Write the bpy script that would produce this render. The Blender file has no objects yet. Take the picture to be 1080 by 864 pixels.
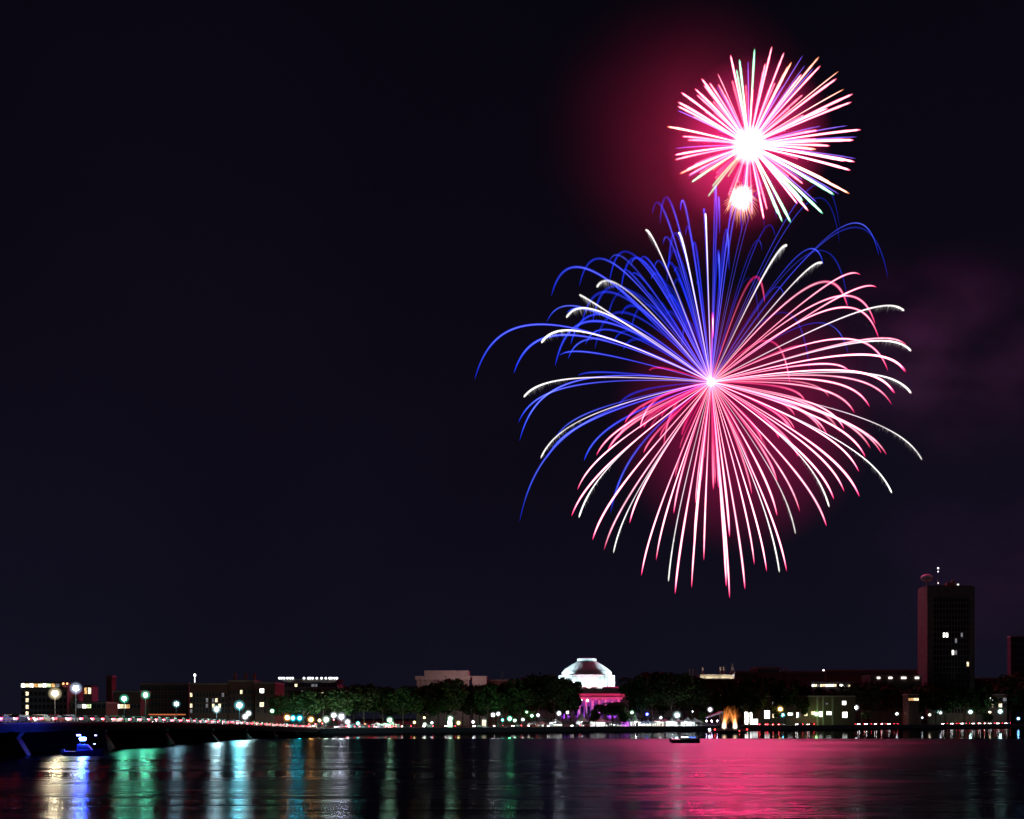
import bpy, bmesh, math, random
from mathutils import Vector, Matrix
R = random.Random(7)
S = bpy.context.scene
COL = S.collection
rad = math.radians

# ------------------------------------------------------------------ camera
F = 1150.0; HY = 758.0; CH = 6.0          # focal length in photo pixels, horizon row, eye height
cd = bpy.data.cameras.new('camera'); cam = bpy.data.objects.new('camera', cd); COL.objects.link(cam)
cam.location = (0, 0, CH); cam.rotation_euler = (rad(90), 0, 0)
cd.sensor_width = 36; cd.lens = 36 * F / 1080; cd.shift_y = (HY - 432) / 1080
cd.clip_start = 0.5; cd.clip_end = 60000
S.camera = cam

# ------------------------------------------------------------------ night sky and added faint fill light
w = bpy.data.worlds.new('World'); S.world = w; w.use_nodes = True
nt = w.node_tree; nt.nodes.clear()
wo = nt.nodes.new('ShaderNodeOutputWorld'); add = nt.nodes.new('ShaderNodeAddShader')
sky = nt.nodes.new('ShaderNodeTexSky'); sky.sky_type = 'NISHITA'; sky.sun_disc = False
sky.sun_elevation = rad(-4); sky.sun_rotation = rad(150)
b1 = nt.nodes.new('ShaderNodeBackground'); b1.inputs[1].default_value = 0.002
nt.links.new(sky.outputs[0], b1.inputs[0])
tc = nt.nodes.new('ShaderNodeTexCoord'); sx = nt.nodes.new('ShaderNodeSeparateXYZ')
rp = nt.nodes.new('ShaderNodeValToRGB'); b2 = nt.nodes.new('ShaderNodeBackground')
nt.links.new(tc.outputs['Generated'], sx.inputs[0]); nt.links.new(sx.outputs[2], rp.inputs[0])
e = rp.color_ramp.elements
e[0].position = 0.0; e[0].color = (0.0064, 0.0062, 0.0145, 1)
e[1].position = 0.6; e[1].color = (0.0020, 0.0014, 0.0038, 1)
m = e.new(0.18); m.color = (0.0050, 0.0040, 0.0105, 1)
m = e.new(0.36); m.color = (0.0036, 0.0026, 0.0070, 1)
nt.links.new(rp.outputs[0], b2.inputs[0])
nz = nt.nodes.new('ShaderNodeTexNoise'); nz.inputs['Scale'].default_value = 2.2; nz.inputs['Detail'].default_value = 5; nt.links.new(tc.outputs['Generated'], nz.inputs['Vector'])
mz = nt.nodes.new('ShaderNodeMapRange'); mz.inputs[1].default_value = .3; mz.inputs[2].default_value = .7; mz.inputs[3].default_value = .72; mz.inputs[4].default_value = 1.2
nt.links.new(nz.outputs[0], mz.inputs[0]); nt.links.new(mz.outputs[0], b2.inputs[1])
nt.links.new(b1.outputs[0], add.inputs[0]); nt.links.new(b2.outputs[0], add.inputs[1])
nt.links.new(add.outputs[0], wo.inputs[0])
sd = bpy.data.lights.new('night_fill', 'SUN'); sd.energy = 0.012; sd.angle = rad(0.5); sd.color = (0.75, 0.8, 1)  # weak fill lamp added so the buildings show a little
so = bpy.data.objects.new('night_fill', sd); COL.objects.link(so); so.rotation_euler = (rad(55), 0, rad(30))
S.view_settings.view_transform = 'Standard'; S.view_settings.look = 'None'
S.view_settings.exposure = 0; S.view_settings.gamma = 1
c = S.cycles; S.render.engine = 'CYCLES'
c.use_denoising = True; c.denoiser = 'OPENIMAGEDENOISE'
c.transparent_max_bounces = 96; c.max_bounces = 5; c.diffuse_bounces = 2; c.glossy_bounces = 3
c.volume_bounces = 0; c.transmission_bounces = 3; c.sample_clamp_indirect = 3; c.sample_clamp_direct = 0
c.use_light_tree = True; c.caustics_reflective = True; c.blur_glossy = 0.5
c.volume_step_rate = 2.0; c.volume_max_steps = 128

# tuning values for water, floodlights, burst lights and smoke
WATER_LIM = 318; WATER_R = (.13, .21); WATER_FAR = .14; WATER_FINE = .30; WATER_MID = .20; LAMP_K = 1.2; WATER_CALM = .06; WATER_B = 1.0
FL_DRUM = 4200; FL_DOME = 75000; FL_PINK = 20000; FL_PORT = 6500; FL_PURP = 4000
FW2 = 1.5e6; FW1 = 4e4
SMOKES = [('thin smoke lit magenta around and left of the top firework', (165, 1090, 590), (165, 90, 165), .0005, (.9, .8, .85), 1.2, .2, .7, 1),
 ('faint purple smoke bank drifting at the right edge', (430, 1060, 350), (200, 90, 130), .006, (.12, .55, .5), 2.6, .44, .64, 2),
 ('faint blue-grey smoke hanging low behind the tower', (500, 1040, 150), (200, 90, 130), .006, (.09, .5, .6), 2.2, .38, .66, 9)]

# ------------------------------------------------------------------ helpers
def W(px, py, Y): return Vector(((px - 540) / F * Y, Y, CH + (HY - py) / F * Y))
DIR = Vector((0.791, 0.612, 0)); NRM = Vector((-0.612, 0.791, 0)); P0 = Vector((-55, 450, 0))
SHANG = math.atan2(DIR.y, DIR.x)
def shore(px, n=0.0, z=2.0):
    u = (px - 540) / F
    t = (u * (450 + n * NRM.y) + 55 - n * NRM.x) / (DIR.x - u * DIR.y)
    p = P0 + DIR * t + NRM * n; p.z = z
    return p
def fr(t, n, z=0.0):
    p = P0 + DIR * t + NRM * n; p.z = z; return p

def tag(o, label=None, cat=None, group=None, kind=None):
    if label: o['label'] = label
    if cat: o['category'] = cat
    if group: o['group'] = group
    if kind: o['kind'] = kind
    return o
def empty(name, loc=(0, 0, 0), rz=0.0):
    o = bpy.data.objects.new(name, None); COL.objects.link(o); o.location = loc; o.rotation_euler.z = rz
    o.empty_display_size = 0.5
    return o
def link(name, me, parent=None, loc=None, rz=0.0, sc=None):
    o = bpy.data.objects.new(name, me); COL.objects.link(o)
    if parent: o.parent = parent
    if loc is not None: o.location = loc
    o.rotation_euler.z = rz
    if sc is not None: o.scale = sc
    return o
class MB:
    def __init__(s): s.v = []; s.f = []; s.a = []; s.i = []
    def add(s, vs, fs, t=None, i=None):
        b = len(s.v); s.v += [tuple(x) for x in vs]; s.f += [tuple(b + k for k in f) for f in fs]
        s.a += t if t is not None else [0.0] * len(vs); s.i += i if i is not None else [1.0] * len(vs)
        return s
    def box(s, x0, x1, y0, y1, z0, z1, bev=0.0):
        v = [(x, y, z) for z in (z0, z1) for y in (y0, y1) for x in (x0, x1)]
        return s.add(v, [(0, 2, 3, 1), (4, 5, 7, 6), (0, 1, 5, 4), (2, 6, 7, 3), (0, 4, 6, 2), (1, 3, 7, 5)])
    def prism(s, prof, y0, y1):          # prof: list of (x, z), extruded along y
        n = len(prof)
        v = [(x, y0, z) for x, z in prof] + [(x, y1, z) for x, z in prof]
        return s.add(v, [tuple(range(n)), tuple(range(2 * n - 1, n - 1, -1))] + [(k, n + k, n + (k + 1) % n, (k + 1) % n) for k in range(n)])
    def lathe(s, prof, n=16, c=(0, 0), cap=True, t=None):   # prof: (r, z)
        v = []; tt = []
        for q, (r, z) in enumerate(prof):
            for k in range(n):
                a = 2 * math.pi * k / n
                v.append((c[0] + r * math.cos(a), c[1] + r * math.sin(a), z)); tt.append(t[q] if t else 0.0)
        f = [(q * n + k, q * n + (k + 1) % n, (q + 1) * n + (k + 1) % n, (q + 1) * n + k) for q in range(len(prof) - 1) for k in range(n)]
        if cap: f += [tuple(range(n - 1, -1, -1)), tuple((len(prof) - 1) * n + k for k in range(n))]
        return s.add(v, f, tt)
    def tube(s, pts, rs, n=6, t=None, i=None):
        v = []; tt = []; ii = []
        up = Vector((0.31, 0.87, 0.21)).normalized()
        for q, p in enumerate(pts):
            d = (pts[min(q + 1, len(pts) - 1)] - pts[max(q - 1, 0)])
            if d.length < 1e-9: d = Vector((0, 0, 1))
            d.normalize(); a = d.cross(up)
            if a.length < 1e-3: a = d.orthogonal()
            a.normalize(); b = d.cross(a)
            for k in range(n):
                an = 2 * math.pi * k / n
                v.append(p + (a * math.cos(an) + b * math.sin(an)) * rs[q])
                tt.append(t[q] if t else q / (len(pts) - 1)); ii.append(i[q] if i else 1.0)
        f = [(q * n + k, q * n + (k + 1) % n, (q + 1) * n + (k + 1) % n, (q + 1) * n + k) for q in range(len(pts) - 1) for k in range(n)]
        f += [tuple(range(n - 1, -1, -1)), tuple((len(pts) - 1) * n + k for k in range(n))]
        return s.add(v, f, tt, ii)
    def mesh(s, name, mat, smooth=False, attrs=False, bevel=0.0, fixn=True):
        me = bpy.data.meshes.new(name); me.from_pydata(s.v, [], s.f)
        if attrs:
            for nm, arr in (('t', s.a), ('i', s.i)):
                at = me.attributes.new(nm, 'FLOAT', 'POINT'); at.data.foreach_set('value', arr)
        if fixn or bevel:
            bm = bmesh.new(); bm.from_mesh(me)
            if bevel: bmesh.ops.bevel(bm, geom=bm.edges[:], offset=bevel, segments=2, affect='EDGES')
            bmesh.ops.recalc_face_normals(bm, faces=bm.faces[:]); bm.to_mesh(me); bm.free()
        if smooth: me.polygons.foreach_set('use_smooth', [True] * len(me.polygons))
        if mat: me.materials.append(mat)
        me.update(); return me
    def build(s, name, mat, parent=None, loc=None, rz=0.0, **k):
        return link(name, s.mesh(name, mat, **k), parent, loc, rz)

def pm(name, col, rough=0.7, metal=0.0, var=0.25, scale=0.6, bump=0.0, spec=0.5, stretch=(1, 1, 1), alpha=None):
    m = bpy.data.materials.new(name); m.use_nodes = True; n = m.node_tree; p = n.nodes['Principled BSDF']
    tc = n.nodes.new('ShaderNodeTexCoord'); mp = n.nodes.new('ShaderNodeMapping'); mp.inputs['Scale'].default_value = stretch
    ns = n.nodes.new('ShaderNodeTexNoise'); ns.inputs['Scale'].default_value = scale; ns.inputs['Detail'].default_value = 6
    n.links.new(tc.outputs['Object'], mp.inputs[0]); n.links.new(mp.outputs[0], ns.inputs['Vector'])
    r = n.nodes.new('ShaderNodeValToRGB'); el = r.color_ramp.elements
    el[0].position = .3; el[0].color = tuple(x * (1 - var) for x in col) + (1,)
    el[1].position = .7; el[1].color = tuple(min(1, x * (1 + var)) for x in col) + (1,)
    n.links.new(ns.outputs[0], r.inputs[0]); n.links.new(r.outputs[0], p.inputs['Base Color'])
    p.inputs['Roughness'].default_value = rough; p.inputs['Metallic'].default_value = metal
    p.inputs['Specular IOR Level'].default_value = spec
    if bump:
        b = n.nodes.new('ShaderNodeBump'); b.inputs['Strength'].default_value = bump; b.inputs['Distance'].default_value = 0.1
        n.links.new(ns.outputs[0], b.inputs['Height']); n.links.new(b.outputs[0], p.inputs['Normal'])
    return m
def brickmat(name, col, mortar, sc=1.0):
    m = bpy.data.materials.new(name); m.use_nodes = True; n = m.node_tree; p = n.nodes['Principled BSDF']
    tc = n.nodes.new('ShaderNodeTexCoord'); mp = n.nodes.new('ShaderNodeMapping'); mp.inputs['Rotation'].default_value = (rad(90), 0, 0)
    bk = n.nodes.new('ShaderNodeTexBrick'); bk.inputs['Scale'].default_value = sc
    bk.inputs['Color1'].default_value = col + (1,); bk.inputs['Color2'].default_value = tuple(x * .7 for x in col) + (1,)
    bk.inputs['Mortar'].default_value = mortar + (1,)
    n.links.new(tc.outputs['Object'], mp.inputs[0]); n.links.new(mp.outputs[0], bk.inputs['Vector'])
    n.links.new(bk.outputs[0], p.inputs['Base Color']); p.inputs['Roughness'].default_value = .85
    return m
_em = {}
def em(col, st, sample=False):
    k = (tuple(col), st, sample)
    if k in _em: return _em[k]
    m = bpy.data.materials.new('lamp_light'); m.use_nodes = True; n = m.node_tree; n.nodes.clear()
    o = n.nodes.new('ShaderNodeOutputMaterial'); e = n.nodes.new('ShaderNodeEmission')
    e.inputs[0].default_value = tuple(col) + (1,); e.inputs[1].default_value = st
    n.links.new(e.outputs[0], o.inputs[0])
    m.cycles.emission_sampling = 'FRONT' if sample else 'NONE'
    _em[k] = m; return m
def winmat(name, col, st):               # a lit room behind a window: curtains and furniture make it uneven
    m = bpy.data.materials.new(name); m.use_nodes = True; n = m.node_tree; n.nodes.clear()
    o = n.nodes.new('ShaderNodeOutputMaterial'); e = n.nodes.new('ShaderNodeEmission')
    tc = n.nodes.new('ShaderNodeTexCoord'); ns = n.nodes.new('ShaderNodeTexNoise'); ns.inputs['Scale'].default_value = 1.1
    mr = n.nodes.new('ShaderNodeMapRange'); mr.inputs[1].default_value = .35; mr.inputs[2].default_value = .65
    mr.inputs[3].default_value = .35 * st; mr.inputs[4].default_value = 1.3 * st
    gp = n.nodes.new('ShaderNodeNewGeometry')
    n.links.new(gp.outputs['Position'], ns.inputs['Vector']); n.links.new(ns.outputs[0], mr.inputs[0])
    n.links.new(mr.outputs[0], e.inputs[1]); e.inputs[0].default_value = tuple(col) + (1,)
    n.links.new(e.outputs[0], o.inputs[0]); m.cycles.emission_sampling = 'NONE'
    return m
def glow(name, stops, st, power=2.0, sheath=None):    # burning sparks and painted halos: they add light and hide nothing behind them
    m = bpy.data.materials.new(name); m.use_nodes = True; n = m.node_tree; n.nodes.clear(); L = n.links.new
    o = n.nodes.new('ShaderNodeOutputMaterial'); e = n.nodes.new('ShaderNodeEmission'); tr = n.nodes.new('ShaderNodeBsdfTransparent')
    ad = n.nodes.new('ShaderNodeAddShader'); lw = n.nodes.new('ShaderNodeLayerWeight'); lw.inputs[0].default_value = .5
    at = n.nodes.new('ShaderNodeAttribute'); at.attribute_name = 't'; ai = n.nodes.new('ShaderNodeAttribute'); ai.attribute_name = 'i'
    r = n.nodes.new('ShaderNodeValToRGB'); el = r.color_ramp.elements
    mx = max(max(cc) for _, cc in stops)
    el[0].position = stops[0][0]; el[0].color = tuple(x / mx for x in stops[0][1]) + (1,)
    el[1].position = stops[-1][0]; el[1].color = tuple(x / mx for x in stops[-1][1]) + (1,)
    for pz, cc in stops[1:-1]: q = el.new(pz); q.color = tuple(x / mx for x in cc) + (1,)
    L(at.outputs['Fac'], r.inputs[0]); L(r.outputs[0], e.inputs[0])
    one = n.nodes.new('ShaderNodeMath'); one.operation = 'SUBTRACT'; one.inputs[0].default_value = 1; L(lw.outputs['Facing'], one.inputs[1])
    pw = n.nodes.new('ShaderNodeMath'); pw.operation = 'POWER'; L(one.outputs[0], pw.inputs[0]); pw.inputs[1].default_value = power
    m1 = n.nodes.new('ShaderNodeMath'); m1.operation = 'MULTIPLY'; L(pw.outputs[0], m1.inputs[0]); L(ai.outputs['Fac'], m1.inputs[1])
    m2 = n.nodes.new('ShaderNodeMath'); m2.operation = 'MULTIPLY'; L(m1.outputs[0], m2.inputs[0]); m2.inputs[1].default_value = st * mx * .5
    L(m2.outputs[0], e.inputs[1]); L(e.outputs[0], ad.inputs[0]); L(tr.outputs[0], ad.inputs[1]); L(ad.outputs[0], o.inputs[0])
    if sheath:      # cooler coloured flame round the white-hot middle of the trail
        e2 = n.nodes.new('ShaderNodeEmission'); e2.inputs[0].default_value = tuple(sheath) + (1,)
        p2 = n.nodes.new('ShaderNodeMath'); p2.operation = 'POWER'; L(one.outputs[0], p2.inputs[0]); p2.inputs[1].default_value = .9
        m3 = n.nodes.new('ShaderNodeMath'); m3.operation = 'MULTIPLY'; L(p2.outputs[0], m3.inputs[0]); L(ai.outputs['Fac'], m3.inputs[1])
        m4 = n.nodes.new('ShaderNodeMath'); m4.operation = 'MULTIPLY'; L(m3.outputs[0], m4.inputs[0]); m4.inputs[1].default_value = .5
        L(m4.outputs[0], e2.inputs[1]); a2 = n.nodes.new('ShaderNodeAddShader'); L(ad.outputs[0], a2.inputs[0]); L(e2.outputs[0], a2.inputs[1]); L(a2.outputs[0], o.inputs[0])
    m.cycles.emission_sampling = 'NONE'
    return m

BLACK = pm('dark_painted_metal', (.03, .03, .035), .5, .3)
STEEL = pm('galvanised_steel', (.25, .25, .26), .45, .6)
GRANITE = pm('granite', (.28, .26, .25), .85, scale=2.5, bump=.4)
DARKENED = pm('darkened_steel', (.022, .022, .024), .95, spec=.1)  # coloured near black so bridge deck and girders look unlit under the lamps
CONC = pm('concrete', (.32, .31, .29), .85, scale=.8, bump=.2)
LIME = pm('limestone', (.46, .43, .38), .8, scale=.4, var=.12)
WHITEST = pm('white_limestone', (.62, .62, .6), .8, scale=.3, var=.08)
ASPH = pm('asphalt', (.05, .05, .052), .8, scale=1.5)
PAVE = pm('paving', (.25, .24, .23), .85, scale=1.2)
PAINT = pm('road_paint', (.75, .75, .72), .7)
BRICK = brickmat('red_brick', (.25, .09, .06), (.3, .27, .24), 2.0)
BROWN = brickmat('brown_brick', (.2, .12, .08), (.25, .22, .2), 2.0)
ROOF = pm('slate_roof', (.08, .08, .09), .8)
GLASS = pm('dark_glass', (.02, .022, .028), .12, spec=.6)
LEAF = pm('foliage', (.035, .07, .02), .95, spec=.15, var=.5, scale=.35)
LEAF2 = pm('foliage_olive', (.045, .065, .02), .95, spec=.15, var=.5, scale=.3)
BARK = pm('bark', (.09, .065, .045), .9, scale=2, bump=.5, stretch=(1, 1, .2))
GRASS = pm('lawn', (.05, .09, .03), .9, scale=.2, var=.4)
CANVAS = pm('white_canvas', (.75, .75, .74), .8, var=.05)
# ------------------------------------------------------------------ the setting
def strip(name, n0, n1, z, mat, t0=-900, t1=2500, z0=None):
    b = MB(); q = [fr(t0, n0, z), fr(t1, n0, z), fr(t1, n1, z), fr(t0, n1, z)]
    if z0 is None: b.add(q, [(0, 1, 2, 3)])
    else:
        b.add(q + [Vector((p.x, p.y, z0)) for p in q], [(0, 1, 2, 3), (7, 6, 5, 4), (0, 4, 5, 1), (1, 5, 6, 2), (2, 6, 7, 3), (3, 7, 4, 0)])
    return tag(b.build(name, mat), kind='structure')
# water: one sheet; wind-ruffled in the open basin, smoother in the lee of the far bank
wm = bpy.data.materials.new('river_water'); wm.use_nodes = True; n = wm.node_tree; L = n.links.new; p = n.nodes['Principled BSDF']
p.inputs['Base Color'].default_value = (.004, .006, .010, 1); p.inputs['IOR'].default_value = 1.33
geo = n.nodes.new('ShaderNodeNewGeometry')
def nmap(sx, sy, sc, det, rough=.5):
    mp = n.nodes.new('ShaderNodeMapping'); mp.inputs['Scale'].default_value = (sx, sy, 1)
    ns = n.nodes.new('ShaderNodeTexNoise'); ns.inputs['Scale'].default_value = sc; ns.inputs['Detail'].default_value = det
    ns.inputs['Roughness'].default_value = rough
    L(geo.outputs['Position'], mp.inputs[0]); L(mp.outputs[0], ns.inputs['Vector']); return ns
w1 = nmap(.10, 1, 1.1, 3, .6); w2 = nmap(.05, .8, .3, 3); patch = nmap(.12, 1, .018, 4, .6); fine = nmap(.07, 1, .42, 4, .65); mid = nmap(.10, 1, .075, 3, .6)
sp = n.nodes.new('ShaderNodeSeparateXYZ'); L(geo.outputs['Position'], sp.inputs[0])
def M(op, a, b, clamp=False):
    m = n.nodes.new('ShaderNodeMath'); m.operation = op; m.use_clamp = clamp
    for k, v in enumerate((a, b)):
        if isinstance(v, (int, float)): m.inputs[k].default_value = v
        elif v is not None: L(v, m.inputs[k])
    return m.outputs[0]
# distance to the far bank, with uneven edge: 1 in open water, 0 in the lee
nd = M('SUBTRACT', M('MULTIPLY', M('ADD', sp.outputs[0], 55), .612), M('MULTIPLY', M('SUBTRACT', sp.outputs[1], 450), .791))
pn = M('MULTIPLY', M('SUBTRACT', patch.outputs[0], .5), 190)
openw = n.nodes.new('ShaderNodeMapRange'); openw.interpolation_type = 'SMOOTHSTEP'
lim = M('ADD', M('MULTIPLY', M('MAXIMUM', sp.outputs[0], -30), .06), WATER_LIM)
L(M('SUBTRACT', lim, M('ADD', sp.outputs[1], pn)), openw.inputs[0])
openw.inputs[1].default_value = -8; openw.inputs[2].default_value = 14; openw.inputs[3].default_value = 0; openw.inputs[4].default_value = 1
pr = n.nodes.new('ShaderNodeMapRange'); L(patch.outputs[0], pr.inputs[0]); pr.inputs[1].default_value = .38; pr.inputs[2].default_value = .6
pr.inputs[3].default_value = WATER_R[0]; pr.inputs[4].default_value = WATER_R[1]
far = n.nodes.new('ShaderNodeMapRange'); L(sp.outputs[1], far.inputs[0]); far.inputs[1].default_value = 60; far.inputs[2].default_value = 260
far.inputs[3].default_value = 0; far.inputs[4].default_value = WATER_FAR
rr = M('ADD', M('MULTIPLY', openw.outputs[0], M('ADD', M('ADD', pr.outputs[0], far.outputs[0]), M('ADD', M('MULTIPLY', M('SUBTRACT', fine.outputs[0], .5), WATER_FINE), M('MULTIPLY', M('SUBTRACT', mid.outputs[0], .5), WATER_MID)))), WATER_CALM)
n.nodes.remove(p); gl = n.nodes.new('ShaderNodeBsdfGlossy'); gl.distribution = 'BECKMANN'; df = n.nodes.new('ShaderNodeBsdfDiffuse')
df.inputs[0].default_value = (.004, .006, .010, 1); fz = n.nodes.new('ShaderNodeFresnel'); fz.inputs[0].default_value = 1.33
mxs = n.nodes.new('ShaderNodeMixShader'); L(fz.outputs[0], mxs.inputs[0]); L(df.outputs[0], mxs.inputs[1]); L(gl.outputs[0], mxs.inputs[2])
L(mxs.outputs[0], n.nodes['Material Output'].inputs[0])
gl.inputs['Color'].default_value = (.33, .34, .37, 1); L(rr, gl.inputs['Roughness'])
h = M('ADD', M('MULTIPLY', w1.outputs[0], .35), M('MULTIPLY', w2.outputs[0], 1.0))
bp = n.nodes.new('ShaderNodeBump'); bp.inputs['Distance'].default_value = 1.0
L(h, bp.inputs['Height']); L(M('ADD', M('MULTIPLY', openw.outputs[0], WATER_B), .02), bp.inputs['Strength'])
L(bp.outputs[0], gl.inputs['Normal'])
wb = MB().add([(-9000, -600, 0), (9000, -600, 0), (9000, 9000, 0), (-9000, 9000, 0)], [(0, 1, 2, 3)])
tag(wb.build('river', wm), kind='structure')

strip('far_bank', 3, 20000, 1.9, GRASS, -9000, 20000, -.5)
strip('promenade', 1.2, 7, 2.0, PAVE, z0=1.5)
strip('riverside_road', 7, 19, 1.93, ASPH)
strip('pavement_far', 19, 22, 2.03, PAVE, z0=1.5)
for k, nn in enumerate((10, 13, 16)):
    b = MB()
    for q in range(-60, 250):
        t = q * 9.0; a = [fr(t, nn - .07, 1.936), fr(t + 3, nn - .07, 1.936), fr(t + 3, nn + .07, 1.936), fr(t, nn + .07, 1.936)]
        b.add(a, [(0, 1, 2, 3)])
    tag(b.build('lane_marking', PAINT), kind='structure')
# sea wall with a cap
sw = empty('sea_wall', fr(0, 0)); tag(sw, 'long low granite wall along the far river bank', 'river wall')
def sstrip(nm, n0, n1, z0, z1, mat, par):
    q = [fr(t, nn, z) - fr(0, 0) for z in (z0, z1) for nn in (n0, n1) for t in (-900, 2500)]
    return MB().add(q, [(0, 2, 3, 1), (4, 5, 7, 6), (0, 1, 5, 4), (2, 6, 7, 3), (0, 4, 6, 2), (1, 3, 7, 5)]).build(nm, mat, par)
sstrip('wall', 0, 3, -1, 1.85, GRANITE, sw); sstrip('coping', -.15, 1.1, 1.86, 2.15, CONC, sw)

# ------------------------------------------------------------------ bridge
def deckz(Y):
    P = [(-300, 5.2), (200, 5.2), (246, 4.95), (308, 4.2), (360, 3.2), (436, 2.02), (470, 2.0)]
    for (a, za), (b, zb) in zip(P, P[1:]):
        if Y <= b: return za + (zb - za) * (Y - a) / (b - a)
    return 2.0
PIERM = pm('stained_granite', (.035, .035, .033), .95, scale=1.2, spec=.1); WORN = pm('worn_concrete', (.06, .06, .06), .9)
br = empty('road_bridge', (-84, 0, 0)); tag(br, 'long dark low road bridge with piers crossing the river at left', 'bridge')
YS = list(range(-150, 441, 15)) + [452]
def ribbon(nm, x0, x1, dz0, dz1, mat):
    b = MB(); v = []
    for Y in YS:
        z = deckz(Y); v += [(x0, Y, z + dz0), (x1, Y, z + dz0), (x1, Y, z + dz1), (x0, Y, z + dz1)]
    f = [(4 * k + q, 4 * k + (q + 1) % 4, 4 * k + 4 + (q + 1) % 4, 4 * k + 4 + q) for k in range(len(YS) - 1) for q in range(4)]
    f += [(3, 2, 1, 0), tuple(4 * (len(YS) - 1) + q for q in range(4))]
    return b.add(v, f).build(nm, mat, br)
ribbon('deck', -8, 8, -.45, -.004, DARKENED); ribbon('roadway', -5.98, 5.98, -.002, .02, ASPH)
for x in (-7, -2.5, 2.5, 7): ribbon('girder', x - .35, x + .35, -1.35, -.452, DARKENED)
for x in (-8, 6): ribbon('sidewalk', x + .002, x + 1.998, .002, .15, WORN)
for sx in (-7.9, 7.9):
    b = MB()
    for k in range(len(YS) - 1):
        za, zb = deckz(YS[k]), deckz(YS[k + 1])
        for hh in (.55, 1.0): b.tube([Vector((sx, YS[k], za + hh)), Vector((sx, YS[k + 1], zb + hh))], [.045, .045], 4)
        for q in range(5):
            Y = YS[k] + q * 3; z = deckz(Y); b.tube([Vector((sx, Y, z)), Vector((sx, Y, z + 1.0))], [.04, .04], 4)
    b.build('railing', BLACK, br)
for k, Y in enumerate(range(-120, 420, 36)):
    z = deckz(Y) - 1.36; b = MB()
    prof = [(-8.2, -1), (-9.6, .4), (-8.0, z - .8), (-8.6, z), (8.6, z), (8.0, z - .8), (9.6, .4), (8.2, -1)]
    b.prism(prof, Y - .8, Y + .8).build('pier', PIERM, br)

# ------------------------------------------------------------------ lamps
def lampmeshes():
    pole = MB(); pole.tube([Vector((0, 0, 0)), Vector((0, 0, .08)), Vector((0, 0, .1)), Vector((0, 0, 1))], [.14, .14, .09, .055], 8)
    return pole.mesh('pole', BLACK, smooth=True)
POLE = lampmeshes()
def globe(r):
    bm = bmesh.new(); bmesh.ops.create_icosphere(bm, subdivisions=1, radius=r); me = bpy.data.meshes.new('lamp_globe'); bm.to_mesh(me); bm.free()
    me.polygons.foreach_set('use_smooth', [True] * len(me.polygons)); return me
_gl = {}; _gs = {}
def halo(r, col):      # glowing ball added round the lamp to imitate its halo
    bm = bmesh.new(); bmesh.ops.create_icosphere(bm, subdivisions=3, radius=r); me = bpy.data.meshes.new('lamp_halo'); bm.to_mesh(me); bm.free()
    for nm, v in (('t', 0.0), ('i', 1.0)): me.attributes.new(nm, 'FLOAT', 'POINT').data.foreach_set('value', [v] * len(me.vertices))
    me.polygons.foreach_set('use_smooth', [True] * len(me.polygons)); me.materials.append(glow('halo_glow', [(0, tuple(col)), (1, tuple(col))], 1.3, 4.0)); return me
CAPM = MB().lathe([(.02, .22), (.2, .16), (.34, .03), (.36, 0)], 10).mesh('cap', BLACK)
def lamp(px, py, Y, col, st, label, size=.3, base=2.0, name='street_lamp', arm=True, X=None, group=None):
    p = W(px, py, Y); size *= 1.12; st *= LAMP_K
    o = empty(name, (p.x, p.y, base)); tag(o, label, 'street lamp', group)
    hh = max(1.2, p.z - base)
    q = link('pole', POLE, o, sc=(1, 1, hh - size - .02))
    k = (size, tuple(col), st)
    if k not in _gs: _gs[k] = halo(size * 2.6, col)
    if size > .3: link('lamp_halo', _gs[k], o, (0, 0, hh))
    if k not in _gl:
        g = globe(size); g.materials.append(em(col, st, True)); _gl[k] = g
    link('lamp_globe', _gl[k], o, (0, 0, hh))
    link('cap', CAPM, o, (0, 0, hh + size * .9), sc=(size / .35,) * 3)
    return o
WARM = (1, .83, .5); BW = (.62, .75, 1); GRN = (.12, .85, .48); TEAL = (.25, .9, .85); AQ = (.22, .86, .95); WH = (.9, .97, 1)
ORG = (1, .45, .12); CY = (.02, .75, .95); GW = (.45, 1, .6); YEL = (1, .8, .3)
BRL = [(58, 731.5, WARM, 450, .42, 'warm white street lamp, leftmost on the bridge'),
 (80, 726, BW, 260, .42, 'blue-white street lamp, second from left on the bridge'),
 (131, 737, GRN, 300, .36, 'green street lamp on the bridge, left one of the close green pair'),
 (153.5, 733, GRN, 400, .38, 'green street lamp on the bridge, right one of the close green pair'),
 (186, 742.5, (.4, .8, .95), 160, .34, 'pale blue street lamp in the middle of the bridge'),
 (228.5, 748, (.55, .95, 1), 420, .45, 'pale aqua street lamp left of the brightest aqua one'),
 (252.5, 744, AQ, 700, .6, 'brightest aqua street lamp towards the far end of the bridge'),
 (262, 752.5, (.7, 1, .95), 110, .42, 'small white street lamp just right of the brightest aqua lamp'),
 (258.5, 756, WH, 90, .42, 'low white street lamp beneath the brightest aqua lamp')]
for px, py, cc, st, sz, lb in BRL:
    Y = 76.8 * F / (540 - px); lamp(px, py, Y, cc, st, lb, sz, deckz(Y) + .14)
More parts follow.
